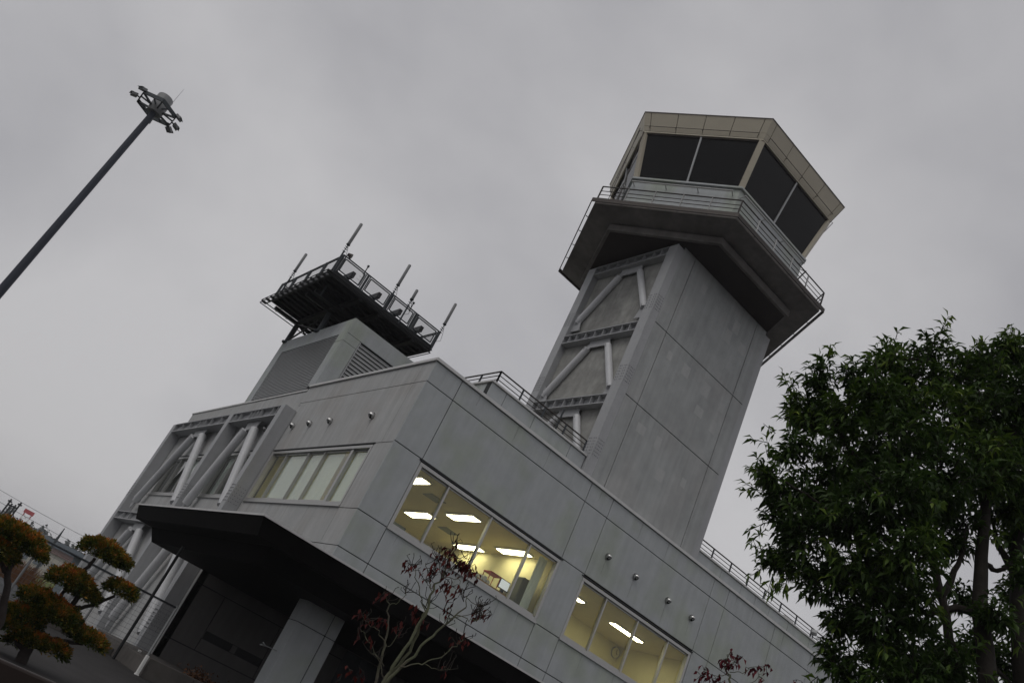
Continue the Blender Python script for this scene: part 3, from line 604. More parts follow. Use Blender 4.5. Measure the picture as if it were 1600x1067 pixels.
# cab glazing
S0, Z0, S1, Z1 = 3.66, 20.09, 4.12, 21.88
for k in range(6):
    g0, g1 = hexa(S0, Z0), hexa(S1, Z1); k2 = (k + 1) % 6
    A0, B0, A1, B1 = Vector(g0[k]), Vector(g0[k2]), Vector(g1[k]), Vector(g1[k2])
    mid = (A0 + B0) / 2; nin = (Vector((HC[0], HC[1], mid.z)) - mid).normalized() * .02
    q = MB(); q.poly([A0, B0, B0 + nin, A0 + nin], [A1, B1, B1 + nin, A1 + nin]); wo = q.build('window', 'cabglass', TW)
    q = MB(); q.beam((A0 + B0) / 2 - nin, (A1 + B1) / 2 - nin, .06, .05, -nin.normalized()); q.build('mullion', 'lgrey', wo)
    q = MB(); q.beam(A0 + (B0 - A0) * .004 - nin * .5, B0 - nin * .5, .05, .05); q.beam(A1 - nin * .5 - Vector((0, 0, .02)), B1 - nin * .5 - Vector((0, 0, .02)), .05, .05); q.build('frame', 'bronze', wo)
    cpos0 = Vector((HC[0], HC[1], Z0)); d0 = (A0 - cpos0).normalized(); cpos1 = Vector((HC[0], HC[1], Z1)); d1 = (A1 - cpos1).normalized()
    q = MB(); q.beam(A0 + d0 * .0, A1 + d1 * .0, .20, .12, d0); q.build('corner_post', 'cream', TW, bevel=.01)
q = MB(); frust(q, 3.5, 20.02, 3.5, 20.06); q.build('cab_floor', 'brown', TW)
q = MB(); frust(q, 4.05, 21.86, 4.1, 21.93); q.build('cab_ceiling', 'brown', TW)
q = MB(); shell(q, [(2.6, 20.07), (3.4, 20.07), (3.3, 20.75), (2.7, 20.85)]); q.build('darkening_ring', 'black', TW)  # unseen console ring, added to darken the cab behind the glass
# fascia of cream panels
q = MB(); q2 = MB()
Zf0, Zf1, Sf0, Sf1 = 21.94, 22.60, 4.22, 4.50
for k in range(6):
    g0, g1 = hexa(Sf0, Zf0), hexa(Sf1, Zf1); k2 = (k + 1) % 6
    A0, B0, A1, B1 = Vector(g0[k]), Vector(g0[k2]), Vector(g1[k]), Vector(g1[k2])
    mid = (A0 + B0) / 2; nin = (Vector((HC[0], HC[1], mid.z)) - mid).normalized()
    us = [0, .055, .278, .5, .722, .945, 1]
    for i in range(6):
        a, b = us[i] + (.0025 if i else 0), us[i + 1] - (.0025 if i < 5 else 0)
        for (v0, v1) in ((0, .27), (.285, 1)):
            def pp(u, v): return (A0.lerp(B0, u)).lerp(A1.lerp(B1, u), v)
            c0, c1, c2, c3 = pp(a, v0), pp(b, v0), pp(b, v1), pp(a, v1); q.poly([c0, c1, c2, c3], [c0 + nin * .04, c1 + nin * .04, c2 + nin * .04, c3 + nin * .04])
FS = q.build('fascia', 'cream', TW)
q = MB(); frust(q, Sf0 - .045, Zf0, Sf1 - .045, Zf1 - .005); q.build('fascia_backing', 'bronze', FS)
q = MB(); frust(q, Sf1 + .02, Zf1 + .002, Sf1 + .02, Zf1 + .035); q.build('roof', 'bronze', TW)
q = MB(); frust(q, Sf0 - .01, Zf0 - .05, Sf0 - .01, Zf0 - .006); q.build('fascia_soffit', 'cream', TW)
q = MB()
for k in range(6):
    A, B = Vector(hexa(4.37, 22.05)[k]), Vector(hexa(4.37, 22.05)[(k + 1) % 6]); q.tube(A.lerp(B, .06), B.lerp(A, .06), .012, 6)
    nrm = (Vector((HC[0], HC[1], 22.05)) - (A + B) / 2).normalized()
    for t in (.06, .28, .5, .72, .94): p = A.lerp(B, t); q.tube(p, p + nrm * .12 + Vector((0, 0, .01)), .008, 5)
q.build('drip_rail', 'bronze', TW)
q = MB(); p = Vector(hexa(4.45, 21.9)[0]); q.tube(p, Vector(hexa(3.9, 20.5)[0]) + Vector((.4, 0, 0)), .012, 6); q.tube(Vector(hexa(4.4, 21.9)[3]), Vector(hexa(4.3, 18.2)[3]), .012, 6)
q.tube(Vector(hexa(4.2, 21.9)[3]), Vector(hexa(3.9, 18.2)[3]), .016, 6); q.build('conductor_wire', 'bronze', TW)
q = MB()
for i in range(7):
    z = 9.0 + .13 * i; q.tube((5.6, 1.0 + .12 * i, z), (5.2, 1.3 + .2 * i, z + .12 * (i % 3)), .02, 6)
q.box(5.3, 5.6, 1.2, 1.6, 9.4, 9.9); q.tube((5.45, 2.2, 9.0), (5.45, 2.2, 11.2), .03, 8); q.build('conduit', 'dark', TW)

# ------------------------------------------------------------------ antenna platform
AP = thing('antenna_platform', 'dark steel antenna platform on legs above the louvred plant room', 'platform', (1, 10.6, 11.6))
dx0, dx1, dy0, dy1, dz = -1.25, 3.12, 7.92, 13.2, 12.66
q = MB()
for (a, b) in (((dx0, dy0), (dx1, dy0)), ((dx1, dy0), (dx1, dy1)), ((dx1, dy1), (dx0, dy1)), ((dx0, dy1), (dx0, dy0))): q.beam((a[0], a[1], dz), (b[0], b[1], dz), .08, .16)
for i in range(1, 12): y = dy0 + (dy1 - dy0) * i / 12; q.beam((dx0 + .05, y, dz), (dx1 - .05, y, dz), .05, .10)
for x in (0.05, .9, 2.4): q.beam((x, dy0 + .05, dz - .12), (x, dy1 - .05, dz - .12), .14, .16)
for y in (9.4, 10.14, 13.04): q.beam((dx0 + .2, y, dz - .25), (dx1 - .2, y, dz - .25), .12, .12)
q.box(dx0 + .05, dx1 - .05, dy0 + .05, dy1 - .05, dz + .06, dz + .078)
q.build('joists', 'black', AP)
q = MB()
for i in range(60): x = dx0 + .06 + (dx1 - dx0 - .12) * i / 59; q.box(x - .022, x + .022, dy0 + .05, dy1 - .05, dz + .081, dz + .10)
q.build('grating', 'black', AP)
for (x, y) in ((.03, 10.14), (.03, 13.04), (2.4, 10.14), (2.4, 13.04)):
    q = MB(); q.tube((x, y, 11.5), (x, y, dz - .3), .10, 14); q.tube((x, y, 11.5), (x, y, 11.55), .17, 14); q.build('leg', 'dark', AP, smooth=True)
q = MB()
for a, b in (((.03, 10.14, 11.6), (.03, 13.04, 12.4)), ((.03, 13.04, 11.6), (.03, 10.14, 12.4)), ((.03, 10.14, 11.6), (2.4, 10.14, 12.4)), ((2.4, 10.14, 11.6), (.03, 10.14, 12.4)), ((.03, 13.04, 11.6), (2.4, 13.04, 12.4)), ((2.4, 13.04, 11.6), (.03, 13.04, 12.4))): q.tube(a, b, .035, 8)
q.build('cross_bracing', 'black', AP)
q = MB()
for i in range(26):   # cable tray with coiled cables under the deck
    a = Vector((.5 + .07 * i, 11.2 + .3 * math.sin(i), 11.62)); b = Vector((.4 + .08 * i, 11.4, 12.4)); q.ring([a, (a + b) / 2 + Vector((0, .2 * math.cos(i * 1.3), 0)), b], [.012] * 3, 5)
q.box(.4, 2.3, 11.2, 11.5, 12.25, 12.3); q.build('cables', 'black', AP)
RZ0, RZ1 = dz + .12, 13.42
rr_ = MB()
for z in (RZ0, RZ1): 
    for (a, b) in (((dx0, dy0), (dx1, dy0)), ((dx1, dy0), (dx1, dy1)), ((dx1, dy1), (dx0, dy1)), ((dx0, dy1), (dx0, dy0))): rr_.tube((a[0], a[1], z), (b[0], b[1], z), .025, 8)
sides = [((dx0, dy0), (dx1, dy0), 4), ((dx1, dy0), (dx1, dy1), 4), ((dx1, dy1), (dx0, dy1), 4), ((dx0, dy1), (dx0, dy0), 4)]
rail = rr_.build('railing', 'dark', AP)
for (a, b, n_) in sides:
    a, b = Vector((*a, 0)), Vector((*b, 0)); d = (b - a).normalized()
    for i in range(n_):
        p = a.lerp(b, i / n_); r2 = a.lerp(b, (i + 1) / n_)
        m_ = MB(); m_.beam((p.x, p.y, dz), (p.x, p.y, RZ1), .07, .07, (1, 0, 0)); m_.build('post', 'dark', rail)
        s0, s1 = p + d * .13, r2 - d * .13
        for (u0, u1) in ((p + d * .09, p + d * .09), (r2 - d * .09, r2 - d * .09)):
            pass
        m_ = MB()
        for z in (RZ0 + .09, RZ1 - .07): m_.tube((s0.x, s0.y, z), (s1.x, s1.y, z), .022, 6)
        for s_ in (s0, s1): m_.tube((s_.x, s_.y, RZ0 + .09), (s_.x, s_.y, RZ1 - .07), .022, 6)
        m_.tube((p.x + d.x * .08, p.y + d.y * .08, RZ0), (p.x + d.x * .08, p.y + d.y * .08, RZ1), .02, 6); m_.tube((p.x - d.x * .08, p.y - d.y * .08, RZ0), (p.x - d.x * .08, p.y - d.y * .08, RZ1), .02, 6)
        m_.build('panel_frame', 'dark', rail)
        m_ = MB(); m_.quad((s0.x, s0.y, RZ0 + .11), (s1.x, s1.y, RZ0 + .11), (s1.x, s1.y, RZ1 - .09), (s0.x, s0.y, RZ1 - .09)); m_.build('mesh_panel', 'mesh', rail)
q = MB()
for x in (-.6, .55, 1.5, 2.5): q.beam((x, dy0 + .1, 13.12), (x, dy1 - .1, 13.12), .13, .20); q.beam((x, dy0 + .5, dz + .1), (x, dy0 + .5, 13.1), .07, .07); q.beam((x, dy1 - .5, dz + .1), (x, dy1 - .5, 13.1), .07, .07)
q.build('equipment_frame', 'black', AP)
q = MB()
for o_, z in ((.20, dz - .02), (.20, dz - .14)):
    P = [(dx0 - o_, dy0 - .05), (dx1 + .05, dy0 - .05), (dx1 + .05, dy1 + o_ + .45), (dx0 - o_, dy1 + o_ + .45)]
    for k in range(4): a, b = P[k], P[(k + 1) % 4]; q.tube((a[0], a[1], z), (b[0], b[1], z), .018, 6)
for i in range(14): y = dy0 + (dy1 + .6 - dy0) * i / 13; q.beam((dx0 - .2, y, dz - .05), (dx0, y, dz - .05), .02, .1)
for i in range(10): x = dx0 + (dx1 - dx0) * i / 9; q.beam((x, dy1, dz - .05), (x, dy1 + .64, dz - .05), .03, .06)
q.build('outer_rail', 'black', AP)
def antenna(x, y, zb, zm, zt, label, r=.055):
    t = thing('antenna', label, 'antenna', (x, y, zb), 'radio antennas on the platform railing')
    q = MB(); q.ring([(x, y, zm), (x, y, zm + .02), (x, y, zt - .02), (x, y, zt)], [r * .8, r, r, r * .7], 14); q.build('radome', 'grey', t, smooth=True)
    q = MB(); q.tube((x, y, zb - .8), (x, y, zb), .03, 10); q.tube((x, y, zb), (x, y, zm), .016, 8); q.tube((x, y, zm - .03), (x, y, zm), r * 1.25, 12)
    for z in (zb, zb + .1, zb + .18): q.tube((x - .06, y, z), (x + .06, y, z), .014, 6)
    q.build('mount', 'dark', t)
    q = MB(); pts = [(x + .02, y, zb - .4), (x + .14, y - .05, zb - .3), (x + .12, y, zb - .02), (x + .02, y, zm - .05)]; q.ring(pts, [.008] * 4, 5); q.build('cable', 'black', t)
antenna(-1.34, 7.86, 13.5, 13.8, 14.72, 'tallest standing grey rod antenna at the near left corner of the platform')
antenna(-1.28, 12.6, 13.6, 13.9, 14.75, 'grey rod antenna at the far left end of the platform')
antenna(.88, 7.86, 13.5, 13.8, 14.70, 'grey rod antenna at the middle of the front railing')
antenna(3.12, 7.86, 13.4, 13.76, 14.68, 'grey rod antenna at the right end of the platform')
antenna(1.58, 7.86, 13.45, 13.71, 14.12, 'short stubby grey antenna between the middle and right rods')
antenna(2.75, 9.6, 13.2, 13.3, 14.25, 'grey rod antenna inside the railing near the right end')
antenna(-.9, 9.0, 13.0, 13.15, 13.85, 'grey rod antenna half hidden inside the left mesh panel')
t = thing('platform_lamp', 'small round floodlight on the near left corner of the platform', 'floodlight', (-1.15, 7.95, 13.4)); q = MB(); q.ring([(-1.15, 7.95, 13.55), (-1.02, 7.88, 13.52)], [.05, .1], 14); q.build('lamp_head', 'bronze', t); q = MB(); q.tube((-1.15, 7.95, 13.35), (-1.15, 7.95, 13.55), .015, 6); q.build('bracket', 'dark', t)
t = thing('yagi_antenna', 'thin whip antenna with small cross bars above the platform', 'antenna', (0.0, 9.0, 12.8)); q = MB(); q.tube((0, 9, 12.8), (0, 9, 13.9), .01, 6)
for z, l_ in ((13.55, .16), (13.7, .12), (13.82, .08)): q.tube((-l_, 9, z), (l_, 9, z), .005, 5)
q.build('whip', 'dark', t)
for x, lb in ((-.35, 'small conduit stub on the left part of the platform railing'), (1.72, 'small cylinder stub on the railing right of the short antenna')):
    t = thing('sensor_stub', lb, 'sensor', (x, 7.9, 13.4)); q = MB(); q.tube((x, 7.9, 13.3), (x, 7.9, 13.62), .02, 8); q.tube((x, 7.9, 13.62), (x, 7.9, 13.68), .04, 10); q.build('stub', 'dark', t)

# ------------------------------------------------------------------ light mast
bp = polar(-1.13, 36, 0)
LM = thing('light_mast', 'tall dark steel floodlight mast standing alone against the sky', 'light mast', bp)
q = MB(); q.ring([bp, bp + Vector((0, 0, 6)), bp + Vector((0, 0, 12)), bp + Vector((0, 0, 18.3))], [.20, .175, .15, .13], 20); q.build('pole', 'mast', LM, smooth=True)
q = MB(); zc = 18.55; H6 = [(bp.x + .88 * math.cos(math.radians(-90 + 60 * k)), bp.y + 1.0 * math.sin(math.radians(-90 + 60 * k))) for k in range(6)]
for k in range(6):
    a, b = H6[k], H6[(k + 1) % 6]; q.beam((a[0], a[1], zc), (b[0], b[1], zc), .05, .17); q.beam((bp.x, bp.y, zc - .12), (a[0], a[1], zc - .03), .06, .08)
    m_ = ((a[0] + b[0]) / 2, (a[1] + b[1]) / 2); q.beam((bp.x, bp.y, zc), (m_[0], m_[1], zc), .04, .06)
q.build('head_frame', 'dark', LM)
q = MB(); q.ring([bp + Vector((0, 0, 18.3)), bp + Vector((0, 0, 18.5)), bp + Vector((0, 0, 19.2)), bp + Vector((0, 0, 19.25))], [.30, .34, .34, .30], 24); q.build('winch_housing', 'grey', LM, smooth=True)
q = MB(); q.tube(bp + Vector((0.3, 0, 18.5)), bp + Vector((.3, 0, 20.1)), .012, 6, .004); q.build('lightning_rod', 'dark', LM)
for k, ang in enumerate((-90, -150, -175, -30, -8, 30, 90)):
    a = math.radians(ang); d = Vector((math.cos(a), math.sin(a), 0)); c_ = bp + d * .93 + Vector((0, 0, zc + (.12 if k in (0, 1, 3) else -.12)))
    if k == 0: continue
    q = MB(); q.beam(c_ - d * .05, c_ + d * .18 - Vector((0, 0, .10)), .28, .12); q.beam(c_ + d * .15 - Vector((0, 0, .02)), c_ + d * .25 - Vector((0, 0, .08)), .3, .02); o = q.build('floodlight', 'grey', LM, bevel=.01)
    q = MB(); q.tube(c_ - d * .15, c_, .03, 6); q.build('bracket', 'dark', o)

# ------------------------------------------------------------------ handrail beside the camera
hr = thing('handrail', 'dark brown metal handrail in the bottom left corner', 'railing', (-9, -14.3, 0))
q = MB(); q.box(-14, -6.2, -14.315, -14.285, .665, .735); q.build('top_rail', 'railbrown', hr, bevel=.008)
q = MB(); q.box(-14, -6.2, -14.315, -14.285, .30, .34); q.build('lower_rail', 'bronze', hr)
for x in (-11.6, -9.6, -6.3): q = MB(); q.box(x, x + .05, -14.32, -14.28, 0, .664); q.build('post', 'bronze', hr)

# ------------------------------------------------------------------ distant things
FB = thing('hangar_building', 'long low beige airport building with red fascia and grey roof far behind the trees', 'building', polar(7, 150, 0))
a, b = polar(3.0, 150, 0), polar(13.6, 143, 0); dn = Vector((b.y - a.y, a.x - b.x, 0)).normalized() * -14
def slab(z0, z1, off, m_, nm):
    q = MB(); ax = (b - a).normalized() * off; nn = -dn.normalized() * off; q.poly([(*(a - ax + nn).xy, z0), (*(b + ax + nn).xy, z0), (*(b + ax + dn).xy, z0), (*(a - ax + dn).xy, z0)], [(*(a - ax + nn).xy, z1), (*(b + ax + nn).xy, z1), (*(b + ax + dn).xy, z1), (*(a - ax + dn).xy, z1)]); return q.build(nm, m_, FB)
slab(0, 3.3, 0, 'beige', 'wall'); slab(3.3, 4.1, .25, 'roofred', 'fascia'); slab(4.1, 5.1, .5, 'roofgrey', 'roof')
for i in range(12):
    p = a.lerp(b, (i + .5) / 12); d = (b - a).normalized(); o_ = -dn.normalized() * .06; q = MB(); q.quad(p - d * .7 + o_ + Vector((0, 0, 1)), p + d * .7 + o_ + Vector((0, 0, 1)), p + d * .7 + o_ + Vector((0, 0, 2.1)), p - d * .7 + o_ + Vector((0, 0, 2.1))); q.build('window', 'roofgrey', FB)
GB = thing('apron_shed', 'grey flat roofed shed seen through the wire fence left of the steel columns', 'building', polar(12.5, 60, 0))
a, b = polar(11.0, 62, 0), polar(16.5, 56, 0)
q = MB(); q.poly([(*a.xy, 0), (*b.xy, 0), (b.x + 3, b.y + 9, 0), (a.x + 3, a.y + 9, 0)], [(*a.xy, 2.4), (*b.xy, 2.4), (b.x + 3, b.y + 9, 2.4), (a.x + 3, a.y + 9, 2.4)]); q.build('wall', 'roofgrey', GB)
q = MB(); q.poly([(a.x - .3, a.y - .3, 2.4), (b.x + .3, b.y - .3, 2.4), (b.x + 3.2, b.y + 9.2, 2.4), (a.x + 3, a.y + 9.2, 2.4)], [(a.x - .3, a.y - .3, 2.55), (b.x + .3, b.y - .3, 2.55), (b.x + 3.2, b.y + 9.2, 2.55), (a.x + 3, a.y + 9.2, 2.55)]); q.build('roof', 'roofgrey', GB)
for i in range(3):
    p = a.lerp(b, .2 + .3 * i); d = (b - a).normalized(); o_ = Vector((d.y, -d.x, 0)) * .03; q = MB(); q.quad(p + o_, p + d * 1.4 + o_, p + d * 1.4 + o_ + Vector((0, 0, 1.9)), p + o_ + Vector((0, 0, 1.9))); q.build('shutter', 'beige', GB)
up = polar(9.62, 110, 0); t = thing('utility_pole', 'lone dark utility pole in front of the far building', 'utility pole', up)
q = MB(); q.ring([up, up + Vector((0, 0, 4.6)), up + Vector((0, 0, 5.6))], [.17, .13, .05], 10); q.build('pole', 'dark', t); q = MB(); q.beam(up + Vector((-.6, 0, 4.1)), up + Vector((.6, 0, 4.1)), .08, .1); q.build('crossarm', 'dark', t)
for az, zt, lb in ((6.28, 6.1, 'tallest left of the four dark poles on the horizon'), (6.45, 5.7, 'second dark pole from the left on the horizon'), (6.66, 5.75, 'third dark pole from the left on the horizon'), (6.82, 6.25, 'rightmost of the four dark poles on the horizon')):
    p = polar(az, 118, 0); t = thing('approach_pole', lb, 'pole', p, 'dark poles on the horizon'); q = MB(); q.ring([p, p + Vector((.05, 0, zt))], [.13, .10], 8); q.build('shaft', 'black', t); q = MB(); q.beam(p + Vector((-.2, 0, zt - .3)), p + Vector((.3, 0, zt - .3)), .1, .2); q.build('lamp_head', 'black', t)
gp_ = polar(7.5, 260, 0); t = thing('localizer_gantry', 'red and white antenna gantry above the far treeline', 'gantry', gp_)
for dx in (-.9, 1.0):
    q = MB(); 
    for k in range(6): q.box(gp_.x + dx - .12, gp_.x + dx + .12, gp_.y - .1, gp_.y + .1, 2 * k * 1.0, 2 * k + 1.0)
    q.build('leg', 'redpaint', t)
    q = MB()
    for k in range(5): q.box(gp_.x + dx - .12, gp_.x + dx + .12, gp_.y - .1, gp_.y + .1, 2 * k + 1.0, 2 * k + 2.0)
    q.build('leg', 'white', t)
q = MB(); q.box(gp_.x - 1.3, gp_.x + 1.3, gp_.y - .3, gp_.y + .3, 10.8, 11.8); q.build('board', 'redpaint', t)
q = MB(); q.beam((gp_.x - .9, gp_.y, 9), (gp_.x + 1, gp_.y, 10.6), .12, .12); q.beam((gp_.x + .9, gp_.y, 9), (gp_.x - .9, gp_.y, 10.6), .12, .12); q.build('bracing', 'white', t)
for i, (z, lb) in enumerate(((6.6, 'upper power line crossing the sky behind the topiary'), (5.5, 'lower power line crossing the sky behind the topiary'))):
    A, B = polar(-4, 120, z + 1.6), polar(16, 112, z - .6); q = MB(); q.ring([A.lerp(B, k / 16) - Vector((0, 0, 4 * .9 * (k / 16) * (1 - k / 16))) for k in range(17)], [.022] * 17, 5); tag(q.build('power_line', 'dark', loc=A), lb, 'cable', 'power lines')

# ------------------------------------------------------------------ foliage
def leaves(name, m, base, dirs, length, width, droop, tone, parent=None, loc=None, seed=0, fold=.25):
    """base Nx3, dirs Nx3 unit; each leaf = 2 segments x 2 halves"""
    rg = np.random.default_rng(seed); n = len(base)
    up = np.array([0, 0, 1.0]); side = np.cross(dirs, up); ln = np.linalg.norm(side, axis=1, keepdims=True); side = np.where(ln > 1e-3, side / np.maximum(ln, 1e-6), np.array([[1, 0, 0]]))
    ang = rg.normal(0, .7, n)[:, None]; nrm = np.cross(side, dirs); side = side * np.cos(ang) + nrm * np.sin(ang); nrm = np.cross(side, dirs)
    Ls = (length * rg.uniform(.7, 1.25, n))[:, None]; W = (width * rg.uniform(.8, 1.2, n))[:, None]
    mid = base + dirs * Ls * .5; d2 = dirs + np.array([[0, 0, -1.0]]) * droop; d2 /= np.linalg.norm(d2, axis=1, keepdims=True); tip = mid + d2 * Ls * .55
    lo = mid - side * W / 2 + nrm * W * fold; ro = mid + side * W / 2 + nrm * W * fold
    V = np.stack([base, lo, mid, ro, tip], 1).reshape(-1, 3)
    i = np.arange(n)[:, None] * 5
    Fc = np.concatenate([i + np.array([[0, 2, 1]]), i + np.array([[0, 3, 2]]), i + np.array([[1, 2, 4]]), i + np.array([[2, 3, 4]])], 1).reshape(-1, 3)
    off = np.array(loc if parent is None else WL[parent.name]); V = V - off
    me = bpy.data.meshes.new(name); me.vertices.add(len(V)); me.vertices.foreach_set('co', V.astype(np.float32).ravel())
    me.loops.add(len(Fc) * 3); me.loops.foreach_set('vertex_index', Fc.astype(np.int32).ravel()); me.polygons.add(len(Fc)); me.polygons.foreach_set('loop_start', np.arange(len(Fc), dtype=np.int32) * 3)
    me.update(calc_edges=True); at_ = me.attributes.new('tone', 'FLOAT', 'FACE'); at_.data.foreach_set('value', np.repeat(np.clip(tone, 0, 1), 4).astype(np.float32))
    me.materials.append(M[m]); o = bpy.data.objects.new(name, me); COL.objects.link(o)
    if parent is not None: o.parent = parent
    else: o.location = loc
    WL[o.name] = Vector(off); return o
def limb(pts, r0, r1, name, m, parent, jit=.0, n=10):
    P = [Vector(p) for p in pts]; Q = []
    for i in range(len(P) - 1):
        for k in range(4): Q.append(P[i].lerp(P[i + 1], k / 4))
    Q.append(P[-1]); R_ = random.Random(int(abs(P[0].x * 1000 + P[-1].z * 100)))
    if jit: Q = [Q[0]] + [q_ + Vector((R_.uniform(-jit, jit), R_.uniform(-jit, jit), R_.uniform(-jit, jit))) for q_ in Q[1:-1]] + [Q[-1]]
    nn = len(Q); q = MB(); q.ring(Q, [r0 + (r1 - r0) * (i / (nn - 1)) for i in range(nn)], n); return q.build(name, m, parent, smooth=True)
def rand_unit(rg, n): v = rg.normal(size=(n, 3)); return v / np.linalg.norm(v, axis=1, keepdims=True)

LOBES = [(-0.92, -11.54, 4.95, 0.28), (-1.22, -11.66, 4.94, 0.22), (-0.89, -11.58, 5.46, 0.34), (-0.77, -11.41, 6.06, 0.33), (-0.84, -11.64, 6.44, 0.32), (-0.58, -11.49, 6.09, 0.4), (-0.64, -11.9, 6.11, 0.47), (-0.52, -11.9, 6.64, 0.36), (-0.45, -12.16, 6.92, 0.31), (-0.6, -12.3, 6.27, 0.47), (-0.11, -12.3, 6.86, 0.41), (-0.06, -12.39, 7.3, 0.27), (0.17, -12.57, 7.12, 0.42), (0.38, -12.74, 7.33, 0.39), (0.64, -12.8, 7.6, 0.35), (0.71, -12.93, 7.77, 0.34), (0.58, -13.12, 6.98, 0.59), (0.27, -12.96, 6.62, 0.57), (-0.11, -12.7, 6.31, 0.55), (-0.56, -12.53, 5.79, 0.56), (-0.57, -12.0, 5.56, 0.57), (-0.63, -11.75, 5.12, 0.45), (-0.82, -11.67, 4.7, 0.37), (-0.72, -11.64, 4.22, 0.25), (-0.69, -11.83, 4.18, 0.29), (-0.75, -11.92, 4.52, 0.43), (-0.7, -12.33, 4.79, 0.54), (-0.75, -12.8, 4.99, 0.56), (-0.31, -12.95, 5.46, 0.59), (0.14, -13.14, 5.8, 0.58), (0.56, -13.3, 6.13, 0.6), (-0.58, -12.15, 4.12, 0.43), (-0.56, -12.53, 4.23, 0.49), (-0.55, -12.93, 4.48, 0.52), (0.21, -12.84, 5.08, 0.46), (-0.35, -12.31, 3.84, 0.36), (-0.37, -12.66, 3.81, 0.45), (-0.13, -12.86, 4.08, 0.39), (-0.33, -12.34, 3.39, 0.32), (-0.23, -12.68, 3.37, 0.42), (-0.16, -13.0, 3.46, 0.35), (0.78, -13.07, 5.78, 0.49), (-0.19, -12.57, 2.94, 0.42), (0.03, -12.93, 3.04, 0.42), (0.28, -11.82, 6.72, 0.52), (0.09, -11.54, 5.2, 0.48), (0.34, -11.73, 5.86, 0.5), (0.78, -12.23, 5.77, 0.5), (0.58, -12.1, 4.7, 0.48), (.15, -13.1, 3.7, .34), (.3, -13.4, 4.3, .3), (.65, -13.5, 4.9, .32)]
LOBES2 = [(1.5, -12.96, 5.86, 0.52), (2.15, -12.69, 5.37, 0.4), (1.28, -12.52, 4.85, 0.25), (1.38, -12.7, 4.33, 0.25), (1.78, -12.85, 4.32, 0.29), (0.95, -13.44, 6.94, 0.77), (1.44, -13.58, 6.33, 0.77), (1.08, -13.23, 7.85, 0.63), (1.69, -13.65, 7.48, 0.82), (2.3, -12.9, 6.6, .7), (2.0, -12.3, 7.2, .6), (2.5, -13.4, 5.6, .7), (1.0, -12.5, 4.0, .38), (1.6, -12.6, 3.9, .38), (0.6, -12.2, 3.9, .38), (2.0, -12.5, 4.6, .4), (1.1, -12.2, 3.5, .35), (1.7, -12.3, 3.4, .35), (.7, -11.9, 4.6, .3)]
def crown(lobes, seed, parent, dens=330):
    rg = np.random.default_rng(seed); B, D_, TN, TWs = [], [], [], []
    cen = np.mean([l_[:3] for l_ in lobes], 0)
    for (x, y, z, r_) in lobes:
        nt_ = int(max(20, dens * r_ * r_)); c = np.array([x, y, z]); r_ = r_ * .71
        u = rand_unit(rg, nt_); rad = rg.uniform(.35, 1.0, nt_)[:, None] ** .6
        tw = c + u * rad * r_ * np.array([[1, 1, .95]]); lt = rg.uniform(.15, .85)
        for p, d in zip(tw, u):
            dd = d * .7 + np.array([0, 0, .45]); dd /= np.linalg.norm(dd); k = rg.integers(7, 13)
            TWs.append((p - dd * .2, p)); t_ = np.linspace(-.14, .03, k)[:, None]
            base = p + dd * t_; ld = rand_unit(rg, k) * .9 + dd * .55 + np.array([0, 0, -.15]); ld /= np.linalg.norm(ld, axis=1, keepdims=True)
            B.append(base); D_.append(ld); TN.append(np.clip(rg.normal(.12 + .62 * lt ** 2 * rg.uniform(.3, 1), .12, k), 0, 1))
    # loose sprigs standing out of the outline
    for (x, y, z, r_) in lobes:
        c = np.array([x, y, z]); out_ = c - cen; out_ /= np.linalg.norm(out_)
        for s_ in range(3):
            dd = out_ + rand_unit(rg, 1)[0] * .7 + np.array([0, 0, .5]); dd /= np.linalg.norm(dd); L_ = rg.uniform(.08, .22); st_ = c + dd * r_ * .8
            TWs.append((st_, st_ + dd * L_)); TWs.append((st_, st_ + dd * L_)); k = int(L_ * 60); t_ = rg.uniform(0, 1, k)[:, None]
            ld = rand_unit(rg, k) * .9 + dd * .5 + np.array([0, 0, -.2]); ld /= np.linalg.norm(ld, axis=1, keepdims=True)
            B.append(st_ + dd * t_ * L_); D_.append(ld); TN.append(np.clip(rg.normal(.45, .15, k), 0, 1))
    o = leaves('crown', 'leaf', np.concatenate(B), np.concatenate(D_), 
               .125, .036, .75, np.concatenate(TN), parent=parent, seed=seed)
    q = MB()
    for a, b in TWs[::2]: q.ring([a, b], [.006, .003], 3, cap=False)
    q.build('twigs', 'bark', parent)
ET = thing('evergreen_tree', 'large dark evergreen tree at the right, its crown edge facing the tower', 'tree', (.55, -13.5, 0), 'evergreen trees at the right')
limb([(.55, -13.5, 0), (.5, -13.4, 1.8), (.47, -13.35, 3.68), (0.4, -13.21, 4.31), (0.37, -13.14, 4.9), (0.34, -13.09, 5.54), (0.25, -12.91, 6.11), (0.08, -12.61, 6.69)], .115, .02, 'trunk', 'bark', ET, .012, 14)
